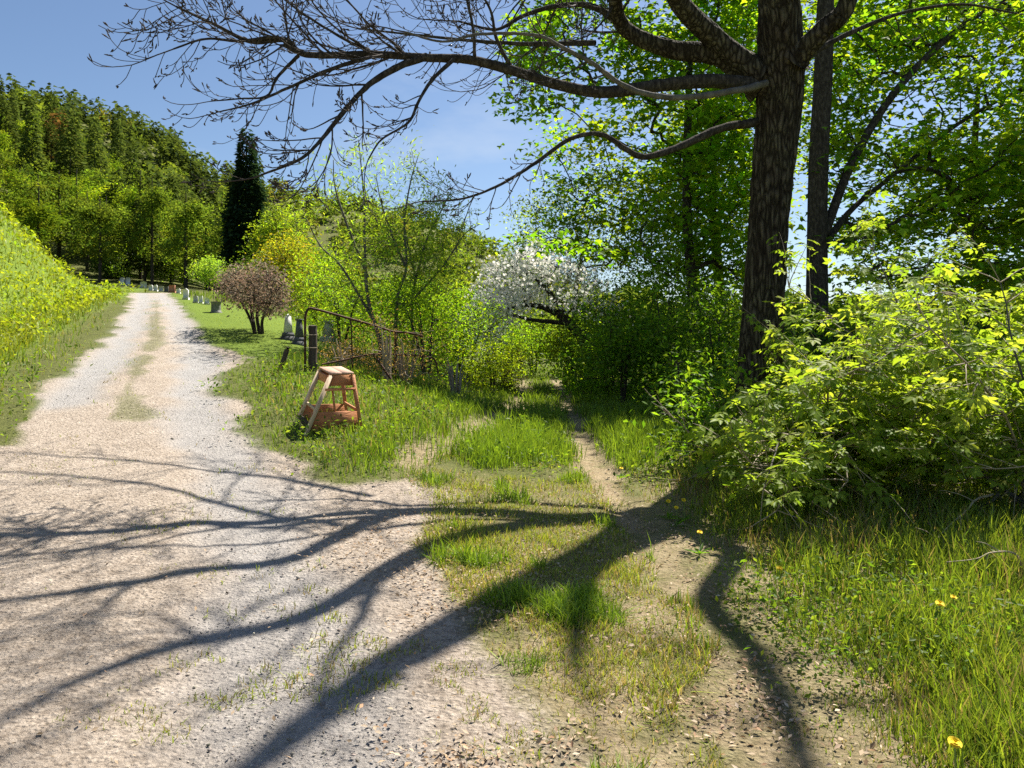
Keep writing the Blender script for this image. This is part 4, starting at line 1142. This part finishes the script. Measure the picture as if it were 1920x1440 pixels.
def build_far_wood():
    """the far hillside: crowns too small and many to pick apart"""
    g = np.random.default_rng(91)
    tv, tf = [], []
    kinds = []
    for i in range(5):
        g2 = np.random.default_rng(300 + i)
        cl = blob_clusters(26, (0, 0, 5), (3.2, 3.2, 4.2), g2, .75)
        kinds.append(cluster_leaves(cl, 4, .55, 1.8, LEAF_DIAMOND, [(1, 1, 1)], g2))
    gc = np.random.default_rng(320)
    kinds.append(conifer_arrays(13, 2.6, 130, gc, 2.1, [(.7, .8, .9), (1, 1, 1)], .8, .25, .1))
    mb = MB()
    cols = np.array([(.26, .38, .06), (.33, .44, .07), (.2, .29, .055), (.36, .36, .08), (.12, .17, .05)])
    n = 0
    while n < 1350:
        px = g.uniform(-200, 1120); d = 150 * (430 / 150) ** g.random()
        if d < 205 and px < 500: continue
        x = (px - CX) / FOC * d; z = float(ground(x, d))
        con = px < 480 and g.random() < .7
        V, F, C = kinds[5 if con else n % 5]
        sc = g.uniform(.7, 1.2); a = g.uniform(0, 6.28)
        ca, sa = math.cos(a), math.sin(a)
        P = np.stack([V[:, 0] * ca - V[:, 1] * sa, V[:, 0] * sa + V[:, 1] * ca, V[:, 2]], -1) * sc + (x, d, z - 1)
        c = cols[g.choice(5, p=[.32, .32, .18, .08, .10])] * g.uniform(.8, 1.2)
        if con: c = np.array([.09, .125, .035]) * g.uniform(.8, 1.4)
        mb.add(P, F, C * c); n += 1
    ob = mb.build('far_wood', M_FAR)
    tag(ob, 'pale green spring wood covering the distant hill', 'wood', kind='stuff')
    mb = MB()
    for n in range(260):
        px = g.uniform(900, 2300); d = g.uniform(60, 110)
        x = (px - CX) / FOC * d; z = float(ground(x, d))
        V, F, C = kinds[n % 5]
        sc = g.uniform(.45, .8)
        mb.add(V * sc + (x, d, z - .5), F, C * cols[g.integers(3)] * g.uniform(.7, 1.1))
    ob = mb.build('hedge_wood', M_FAR)
    tag(ob, 'low distant hedge line beyond the trees on the right', 'hedge', kind='stuff')
build_far_wood()

# ------------------------------------------------------------------ pale leaved shrub in front of the ash
def compound_leaf():
    """one leaf: a stalk with five drooping leaflets, length 1"""
    mb = MB()
    v, q = tube([(0, 0, 0), (.3, 0, .02), (.6, 0, 0)], [.012, .010, .006], 3); mb.add(v, q, (.9, .8, .8))
    for (x, a, l) in ((.58, 0, .44), (.5, 48, .40), (.5, -48, .40), (.3, 72, .34), (.3, -72, .34)):
        tv, tf = LEAF_OVAL
        a = math.radians(a); ca, sa = math.cos(a), math.sin(a)
        w = tv * (l, l * 1.05, l)
        w[:, 2] -= .35 * (w[:, 0] ** 2)
        p = np.stack([w[:, 0] * ca - w[:, 1] * sa + x, w[:, 0] * sa + w[:, 1] * ca, w[:, 2]], -1)
        mb.add(p, tf, (1, 1, 1))
    V = np.concatenate(mb.V); F = (np.concatenate(mb.T), np.concatenate(mb.Q)); C = np.concatenate(mb.C)
    return V, F, C
def build_front_shrub():
    LV, (LT, LQ), LC = compound_leaf()
    g = np.random.default_rng(55)
    sv, sf = [], []
    for (x, a, l) in ((.55, 0, .46), (.48, 48, .42), (.48, -48, .42), (.25, 72, .36), (.25, -72, .36)):
        tv, tf = LEAF_DIAMOND
        a = math.radians(a); w = tv * (l, l * 1.2, l); w[:, 2] -= .35 * w[:, 0] ** 2
        sf.append(tf + 4 * len(sv)); sv.append(np.stack([w[:, 0] * math.cos(a) - w[:, 1] * math.sin(a) + x, w[:, 0] * math.sin(a) + w[:, 1] * math.cos(a), w[:, 2]], -1))
    SIMPLE = np.concatenate(sv), np.concatenate(sf)
    tints = [(.19, .28, .035), (.25, .34, .045), (.32, .38, .07), (.15, .24, .03)]
    datas = []
    for k, t in enumerate(tints):
        o = mk('leaf', LV, [LT, LQ], M_SHRUB, None, LC * np.array(t))
        datas.append(o.data); bpy.data.objects.remove(o)
    specs = [('broad shrub of pale drooping leaves in front of the furrowed trunk', 3.05, 7.9, 1.3, 22, 1.75),
             ('tangled shrub with long bare lower branches at the right picture edge', 4.75, 6.7, 1.7, 22, 1.9),
             ('tall pale leaved shrub standing behind the other two at the right', 5.4, 8.9, 1.6, 20, 2.35)]
    for si, (lab, bx, by, wd_, nst, hh) in enumerate(specs):
        b = gpt(bx, by)
        root = empty('leafy_shrub', b); tag(root, lab, 'shrub', 'pale leaved shrubs below the ash')
        stems = []; LP = []; LY = []
        tw = MB(); bare = MB()
        def arc(p, d, ln, r, curl, n=9):
            pts = [p]; d = d / np.linalg.norm(d)
            for i in range(n):
                d = d + np.array([0, 0, curl]) + g.normal(0, .09, 3); d /= np.linalg.norm(d)
                p = p + d * ln / n; pts.append(p)
            pts = np.array(pts)
            gz = ground(pts[:, 0], pts[:, 1]) + .05
            pts[:, 2] = np.maximum(pts[:, 2], gz)
            return pts, np.linspace(r, r * .3, n + 1)
        for i in range(nst):
            a = g.uniform(0, 2 * np.pi)
            p = gpt(bx + g.normal(0, .22), by + g.normal(0, .2), -.02)
            d = np.array([math.cos(a) * .9, math.sin(a) * .75, g.uniform(.8, 1.9)])
            S, rr = arc(p, d, hh * g.uniform(.95, 1.45), .017, -.16 * g.uniform(.6, 1.2))
            if S[:, 0].min() < 1.95 or S[:, 1].min() < 5.2: continue
            v, q = tube(S, rr, 6)
            MB().add(v, q).build('stem', M_PALETWIG if i % 3 else M_GREYBARK, root, b, True)
            for k in range(2, 10):
                for _ in range(3):
                    dd = (S[k] - S[k - 1]); dd /= np.linalg.norm(dd)
                    sd = np.cross(dd, g.normal(0, 1, 3)); sd /= np.linalg.norm(sd)
                    T, tr = arc(S[k], dd * .5 + sd * .9 + (0, 0, .22), g.uniform(.3, .75), .006, -.05, 6)
                    v, q = tube(T, tr, 4); tw.add(v, q)
                    for j in (2, 3, 4, 5, 6):
                        e = T[j] - T[j - 1]
                        for sgn in ((-1, 1) if j < 6 else (0,)):
                            if g.random() < .12: continue
                            LP.append(T[j]); LY.append(math.atan2(e[1], e[0]) + sgn * g.uniform(.6, 1.2))
        # bare low branches
        for i in range(12):
            a = g.uniform(math.pi * .9, math.pi * 1.9)
            p = gpt(bx + g.normal(0, .5), by + g.normal(0, .3), g.uniform(.1, .6))
            S, rr = arc(p, np.array([math.cos(a), math.sin(a) * .6, g.uniform(-.1, .35)]), g.uniform(.9, 1.8), .011, -.03, 10)
            v, q = tube(S, rr, 5); MB().add(v, q).build('bare_branch', M_PALETWIG, root, b, True)
            for k in (3, 5, 7, 8):
                T, tr = arc(S[k], (S[k] - S[k - 1]) / np.linalg.norm(S[k] - S[k - 1]) + g.normal(0, .5, 3), g.uniform(.25, .6), .005, -.02, 5)
                v, q = tube(T, tr, 4); tw.add(v, q)
        tw.build('twigs', M_PALETWIG, root, b, kind='stuff')
        LP = np.array(LP); LY = np.array(LY)
        k = LP[:, 2] > ground(LP[:, 0], LP[:, 1]) + .3
        LP, LY = LP[k], LY[k]
        n = len(LP)
        pit = g.normal(-.12, .35, n); rol = g.normal(0, .45, n); sz = g.uniform(.12, .25, n)
        # the leaves nearest the viewer and highest are single parts, the rest one mass
        px, py = proj(LP)
        inside = (px > 1300) & (px < 1930)
        score = np.where(inside, 0, 100) + LP[:, 1] - .5 * LP[:, 2]
        order = np.argsort(score)
        nobj = 230
        M = rotmats(LY, pit, rol)
        from mathutils import Matrix
        for i in order[:nobj]:
            o = bpy.data.objects.new('leaf', datas[int(g.integers(4))])
            m = Matrix([[*(M[i][r_] * sz[i]), LP[i][r_] - b[r_]] for r_ in range(3)] + [[0, 0, 0, 1]])
            link(o, root); o.matrix_local = m
        rest = order[nobj:]
        LVs, LTs = SIMPLE
        V = np.einsum('nij,kj->nki', M[rest], LVs) * sz[rest][:, None, None] + LP[rest][:, None, :]
        nv = len(LVs); off = (np.arange(len(rest)) * nv)[:, None, None]
        tc_ = np.array(tints)[g.integers(0, 4, len(rest))] * np.exp(g.normal(0, .15, (len(rest), 1)))
        C = np.repeat(tc_, nv, 0)
        mk('foliage', V.reshape(-1, 3), (LTs[None] + off).reshape(-1, 3), M_SHRUB, root, C, False, b, 'stuff')
        print('shrub leaves', n)
build_front_shrub()

# ------------------------------------------------------------------ wooden step stool
def build_stool():
    B = np.array([(620 - CX) / FOC * 8.95, 8.95]); ab = np.array([-.22, .36]); bc = np.array([.235, .14])
    A, C_, D_ = B + ab, B + bc, B + ab + bc
    cen = (B + D_) / 2
    b = gpt(*cen)
    root = empty('step_stool', b)
    tag(root, 'orange wooden step stool with pale splayed legs standing in the roadside grass', 'stool')
    zt = b[2] + .70
    out = -bc / np.linalg.norm(bc)            # towards the ladder side
    up = lambda p, z: np.array([p[0], p[1], z + .13 * ((p - cen) @ np.array([-.43, .9]))])
    foot = {'A': A + out * .30 + ab * .12, 'B': B + out * .33 - ab * .16, 'C': C_ - out * .09 - ab * .14, 'D': D_ - out * .09 + ab * .1}
    top = {'A': A, 'B': B, 'C': C_, 'D': D_}
    T = {k: up(top[k], zt) for k in top}
    F_ = {k: gpt(*foot[k], -.02) for k in foot}
    P = lambda k, f: F_[k] + (T[k] - F_[k]) * f
    def part(name, a, c, w, h, upv, mat): 
        return MB().bar(a, c, w, h, upv).build(name, mat, root, b)
    nb = np.append(bc / np.linalg.norm(bc), 0); na = np.append(ab / np.linalg.norm(ab), 0)
    for k, m in (('A', M_WOODPALE), ('B', M_WOODPALE), ('C', M_WOOD), ('D', M_WOOD)):
        part('leg', F_[k], T[k] + (0, 0, -.012), .058 if k in 'AB' else .04, .042, nb, m)
    # two seat boards
    off = np.array([0, 0, .012])
    for f in (.24, .76):
        a = T['B'] + (T['C'] - T['B']) * f + off; c = T['A'] + (T['D'] - T['A']) * f + off
        e = (a - c) / np.linalg.norm(a - c) * .02
        MB().bar(a + e, c - e, np.linalg.norm(bc) * .53, .024, (0, 0, 1), bev=.2).build('seat_board', M_SEAT, root, b)
    # aprons under the seat, stretchers and panels
    z = np.array([0, 0, 1.])
    for k1, k2, f, hgt, nm, m in (('B', 'C', .90, .13, 'apron', M_WOOD), ('A', 'D', .90, .13, 'apron', M_WOOD), ('A', 'B', .90, .10, 'apron', M_WOOD), ('D', 'C', .90, .10, 'apron', M_WOOD),
                                  ('B', 'C', .755, .03, 'ledge', M_WOOD), ('A', 'B', .42, .035, 'rung', M_WOODPALE), ('D', 'C', .40, .035, 'rung', M_WOOD),
                                  ('B', 'C', .24, .22, 'side_panel', M_WOOD), ('A', 'D', .24, .20, 'side_panel', M_WOOD), ('A', 'B', .16, .09, 'kick_board', M_POST)):
        w = .02 if nm != 'ledge' else .05
        a, c = P(k1, f), P(k2, f)
        ins = (np.append(cen, 0) - (a + c) / 2); ins[2] = 0; ins = ins / np.linalg.norm(ins) * .012
        if nm == 'ledge': ins = -ins * 1.5
        part(nm, a + ins, c + ins, w, hgt, z, m)
    # middle upright behind the panel
    m1 = (P('B', .78) + P('C', .78)) / 2 - .25 * (P('C', .78) - P('B', .78)); m2 = (P('B', .3) + P('C', .3)) / 2
    part('slat', m1 + nb * .0 + na * .02, m2 + na * .02, .035, .018, nb, M_WOOD)
build_stool()

# ------------------------------------------------------------------ gate and posts
def build_gate():
    d0 = 12.9
    b = gpt((572 - CX) / FOC * d0, d0)
    root = empty('pipe_gate', b)
    tag(root, 'bent rusty pipe gate sagging into brambles beside the lane fork', 'gate')
    def pipe(name, pts, r=.021, n=6):
        S = spline(np.array(pts), n); v, q = tube(S, np.full(len(S), r), 9)
        MB().add(v, q).build(name, M_RUST, root, b, True)
    pipe('frame', [b + (0, 0, -.1), at(572, 660, d0), at(572, 610, d0), at(573, 590, d0), at(577, 581, d0 + .02), at(588, 579, d0 + .06), at(640, 593, d0 + .4), at(700, 610, d0 + .8), at(735, 621, d0 + 1.1), at(765, 624, d0 + 1.4), at(792, 630, d0 + 1.6)])
    pipe('lower_rail', [at(572, 690, d0), at(640, 676, d0 + .4), at(700, 664, d0 + .8), at(760, 666, d0 + 1.25), at(800, 668, d0 + 1.6), at(815, 675, d0 + 1.7), at(822, 700, d0 + 1.7)], .017)
    pipe('upright', [at(658, 598, d0 + .5), at(659, 630, d0 + .5), at(661, 690, d0 + .5)], .013)
    pipe('upright', [at(742, 622, d0 + 1.15), at(741, 660, d0 + 1.15), at(742, 712, d0 + 1.15)], .015)
    pipe('brace', [at(701, 664, d0 + .75), at(722, 695, d0 + .6), at(747, 730, d0 + .45)], .022)
    pipe('brace', [at(744, 664, d0 + 1.1), at(736, 690, d0 + 1.1), at(730, 715, d0 + 1.1)], .012)
    def post(label, p0, p1, r, seed):
        g = np.random.default_rng(seed)
        root = empty('fence_post', p0); tag(root, label, 'post')
        n = 14
        P = np.array([p0 + (p1 - p0) * f for f in np.linspace(0, 1, n)]); P += g.normal(0, .004, P.shape)
        v, q = tube(P, np.linspace(r * 1.05, r * .92, n), 12)
        v = v + g.normal(0, .0035, v.shape)
        mb = MB().add(v, q)
        top = v[-12:]; k = mb.n
        mb.add(np.vstack([top, top.mean(0) + (0, 0, .012)]), np.array([[i, (i + 1) % 12, 12] for i in range(12)]))
        mb.build('shaft', M_POST, root, p0, False)
        return root
    x = (586 - CX) / FOC * (d0 + .12)
    p = post('thick dark wooden post strapped to the upright gate pipe', gpt(x, d0 + .12, -.05), at(587, 611, d0 + .12), .075, 3)
    for pyb in (628, 652):
        a = np.linspace(0, 2 * np.pi, 15)[:-1]
        c = at(581, pyb, d0 + .06)
        ring = np.stack([c[0] + .12 * np.cos(a), c[1] + .10 * np.sin(a), c[2] + 0 * a], -1)
        v, q = tube(np.vstack([ring, ring[:1]]), np.full(15, .004), 4)
        MB().add(v, q).build('wire_tie', M_PALETWIG, p, np.array(p.location))
    post('short dark post leaning over at the lane edge left of the gate', hit(522, 697) + (0, 0, -.05), at(540, 652, hit(522, 697)[1]), .045, 5)
build_gate()

# ------------------------------------------------------------------ gravestones
def headstone(label, px, py, w, h, mat, seed, style='round', group='headstones in the cemetery', yaw=None):
    g = np.random.default_rng(seed)
    p = hit(px, py); s = p[1] / FOC
    W_, H_ = w * s, h * s
    b = p
    root = empty('headstone', b); tag(root, label, 'headstone', group)
    a = g.normal(.25, .15) if yaw is None else yaw
    ca, sa = math.cos(a), math.sin(a)
    t = max(.12, W_ * .2)
    def prism(name, outline, z0, th):
        o = np.array(outline); n = len(o)
        V = np.concatenate([np.stack([o[:, 0], np.full(n, -th / 2), o[:, 1] + z0], -1), np.stack([o[:, 0], np.full(n, th / 2), o[:, 1] + z0], -1)])
        V = np.stack([V[:, 0] * ca - V[:, 1] * sa, V[:, 0] * sa + V[:, 1] * ca, V[:, 2]], -1)
        Q = [[i, (i + 1) % n, n + (i + 1) % n, n + i] for i in range(n)]
        c = len(V)
        T = [[0, i, i + 1] for i in range(1, n - 1)] + [[n, n + i + 1, n + i] for i in range(1, n - 1)]
        mk(name, V, [np.array(T), np.array(Q)], mat, root)
    bh = H_ * .16
    prism('plinth', [(-W_ * .62, -.15), (W_ * .62, -.15), (W_ * .62, bh), (-W_ * .62, bh)], 0, t * 1.7)
    hs = H_ - bh
    if style == 'round':
        ar = [(math.cos(k) * W_ / 2, hs - W_ * .45 + math.sin(k) * W_ * .45) for k in np.linspace(0, math.pi, 11)]
    elif style == 'peak':
        ar = [(W_ / 2, hs * .8), (W_ * .3, hs * .88), (0, hs), (-W_ * .3, hs * .88), (-W_ / 2, hs * .8)]
    else:
        ar = [(W_ / 2, hs * .96), (W_ * .46, hs), (-W_ * .46, hs), (-W_ / 2, hs * .96)]
    prism('slab', [(-W_ / 2, 0), (W_ / 2, 0)] + ar, bh, t)
def monument(label, px, py, w, h, mat, mat2, name='obelisk', cap=True, grp=None):
    p = hit(px, py); s = p[1] / FOC
    W_, H_ = w * s, h * s
    root = empty(name, p); tag(root, label, 'monument', grp)
    def frus(nm, z0, z1, a, c, m):
        V = [(sx * a, sy * a, z0) for sx, sy in ((-1, -1), (1, -1), (1, 1), (-1, 1))] + [(sx * c, sy * c, z1) for sx, sy in ((-1, -1), (1, -1), (1, 1), (-1, 1))]
        Q = [[0, 1, 5, 4], [1, 2, 6, 5], [2, 3, 7, 6], [3, 0, 4, 7], [4, 5, 6, 7], [0, 3, 2, 1]]
        V = np.array(V) @ np.array([[math.cos(.4), math.sin(.4), 0], [-math.sin(.4), math.cos(.4), 0], [0, 0, 1]])
        mk(nm, V, np.array(Q), m, root)
    frus('base', -.15, H_ * .12, W_ * .5, W_ * .5, mat2)
    frus('plinth', H_ * .12, H_ * .26, W_ * .42, W_ * .36, mat2)
    frus('shaft', H_ * .26, H_ * .9, W_ * .30, W_ * .19, mat)
    if cap:
        frus('cap', H_ * .9, H_, W_ * .19, .002, mat)
    else:
        frus('cap', H_ * .9, H_ * .95, W_ * .27, W_ * .27, mat)
def build_graves():
    H = headstone
    H('white rounded headstone at the hill foot, leftmost of the close pair', 229, 535, 8, 15, M_WHITESTONE, 1)
    H('white rounded headstone at the hill foot, rightmost of the close pair', 240, 536, 8, 16, M_WHITESTONE, 2)
    H('broad pale headstone alone between the close pair and the row by the lane end', 269, 541, 11, 14, M_STONE, 3, 'peak')
    H('low white headstone beginning the far row at the lane end', 283, 545, 7, 11, M_WHITESTONE, 4)
    H('slim white headstone, second of the far row at the lane end', 292, 546, 6, 12, M_WHITESTONE, 5)
    H('small grey headstone, third of the far row at the lane end', 302, 547, 7, 11, M_STONE, 6, 'flat')
    H('small dark headstone left of the reddish one', 312, 548, 7, 11, M_DARKSTONE, 7, 'flat')
    H('reddish brown granite headstone in the far row', 323, 549, 11, 14, M_REDSTONE, 8, 'flat')
    H('small white headstone right of the reddish one', 335, 550, 6, 9, M_WHITESTONE, 9)
    H('tall narrow white headstone at the edge of the lawn nearest the lane', 349, 562, 9, 21, M_WHITESTONE, 10, 'peak')
    H('grey headstone under the small fresh green tree, leftmost of three', 367, 568, 8, 14, M_STONE, 11)
    H('white slim headstone under the small fresh green tree, middle of three', 377, 569, 6, 15, M_WHITESTONE, 12)
    H('white headstone under the small fresh green tree, rightmost of three', 388, 571, 8, 13, M_WHITESTONE, 13)
    monument('white tapered monument on dark base right of the brown lawn shrub', 540, 637, 26, 48, M_WHITESTONE, M_DARKSTONE)
    monument('dark weathered monument close beside the upright gate pipe', 561, 646, 24, 50, M_DARKSTONE, M_DARKSTONE, cap=False)
    monument('grey block monument partly hidden behind the gate rail', 616, 642, 34, 42, M_STONE, M_STONE, cap=False)
    # round pedestal on the lawn
    p = hit(405, 586); s = p[1] / FOC
    root = empty('stone_pedestal', p); tag(root, 'short round grey stone pedestal standing alone on the lawn', 'pedestal')
    zs = [-.1, .06, .07, .25, .6, .85, .9, 1.0]; rs = [.56, .55, .46, .44, .43, .44, .50, .48]
    v, q = tube(np.array([(0, 0, z * 20 * s) for z in zs]), np.array(rs) * 20 * s, 18)
    MB().add(v, q).build('drum', mat_noise('mossy_stone', (.09, .09, .08), (.24, .24, .22), 6, .85, bump=.4), root, None, False)
    k = 18; a = np.arange(k) / k * 6.283
    V = np.vstack([np.stack([np.cos(a) * .52 * 20 * s, np.sin(a) * .52 * 20 * s, np.full(k, 20 * s)], -1), [[0, 0, 20.5 * s]]])
    mk('top', V, np.array([[i, (i + 1) % k, k] for i in range(k)]), M_DARKSTONE, root)
build_graves()

# ------------------------------------------------------------------ dandelions and a twig
def build_dandelions():
    g = np.random.default_rng(77)
    def head_mesh():
        mb = MB()
        for ring, (n, r, z, pit) in enumerate(((26, 1.0, 0, .15), (22, .8, .12, .45), (16, .55, .2, .8), (9, .3, .25, 1.2))):
            a = np.arange(n) / n * 2 * np.pi + ring
            tv, tf = T_([(0, -.06, 0), (0, .06, 0), (1, .09, 0), (1, -.09, 0)], [(0, 2, 1), (0, 3, 2)])
            M = rotmats(a, np.full(n, pit), np.zeros(n))
            V = np.einsum('nij,kj->nki', M, tv * (r, 1, 1)) + (0, 0, z)
            mb.add(V.reshape(-1, 3), (tf[None] + (np.arange(n) * 4)[:, None, None]).reshape(-1, 3))
        return mb
    hb = head_mesh()
    HV = np.concatenate(hb.V); HT = np.concatenate(hb.T)
    me = None
    spots = [(1790, 1393, .3, 'large yellow dandelion in the grass at the lower right corner', .021), (1253, 940, .16, 'yellow dandelion at the grass edge, leftmost of the close three', .022),
             (1268, 952, .16, 'yellow dandelion at the grass edge, lowest of the close three', .02), (1282, 938, .18, 'yellow dandelion at the grass edge, rightmost of the close three', .02),
             (1312, 998, .16, 'yellow dandelion just below the close three', .02), (1165, 878, .12, 'yellow dandelion beside the right wheel track of the path', .022),
             (1462, 1066, .2, 'yellow dandelion alone amid the tall grass', .02), (1762, 1132, .24, 'yellow dandelion, leftmost of two below the bare twig', .022), (1788, 1120, .22, 'small yellow dandelion, rightmost of two below the bare twig', .016), (1308, 855, .2, 'yellow dandelion at the shaded grass before the thicket', .022)]
    for px, py, h, lab, r in spots:
        # flower at the pixel, stalk down to the ground
        d = hit(px, py)[1]
        for _ in range(6):
            P = at(px, py, d); gz = float(ground(P[0], P[1])); d = (CH - gz - h) / ((py - HY) / FOC)
        P = at(px, py, d); b = gpt(P[0], P[1])
        root = empty('dandelion', b); tag(root, lab, 'dandelion', 'dandelions in the grass')
        tip = P - b
        v, q = tube(spline(np.array([(0, 0, -.02), (tip[0] + .01, .01, tip[2] * .5), tip]), 4), np.full(9, .0028), 5); MB().add(v, q).build('stalk', M_STEM, root)
        ry = g.uniform(-.3, .3)
        V = HV * r
        V = np.stack([V[:, 0], V[:, 1] * math.cos(.5) + V[:, 2] * math.sin(-.5), V[:, 1] * math.sin(.5) + V[:, 2] * math.cos(.5)], -1) + tip
        mk('flower_head', V, HT, M_DANDELION, root)
        n = 7
        lv, lf, lc = leaves(np.tile([[0, 0, .01]], (n, 1)), g.uniform(.09, .15, n), LEAF_NARROW, [(.09, .19, .02), (.13, .24, .03)], yaw=np.arange(n) / n * 6.28 + g.normal(0, .2, n), pitch=(.35, .15), roll=.2, g=g)
        mk('leaf_rosette', lv, lf, M_LEAF, root, lc, kind='stuff')
build_dandelions()
def build_twig():
    g = np.random.default_rng(12)
    d = 4.7
    p0 = gpt((1960 - CX) / FOC * d, d)
    root = empty('bare_twig', p0); tag(root, 'bare brown twig reaching in over the grass from the right edge', 'twig')
    def t(name, pts, r0, r1):
        S = spline(np.array(pts), 6); v, q = tube(S, np.linspace(r0, r1, len(S)), 6); MB().add(v, q).build(name, M_PALETWIG, root, p0, True)
    t('stem', [p0 + (0, 0, -.03), at(1925, 1090, d), at(1905, 1040, d - .05), at(1860, 1036, d - .1), at(1830, 1048, d - .12), at(1775, 1054, d - .15)], .008, .003)
    t('side_twig', [at(1852, 1038, d - .1), at(1850, 1075, d - .12), at(1853, 1115, d - .12)], .005, .002)
    t('side_twig', [at(1880, 1037, d - .08), at(1850, 1020, d - .02), at(1830, 1015, d)], .004, .002)
build_twig()
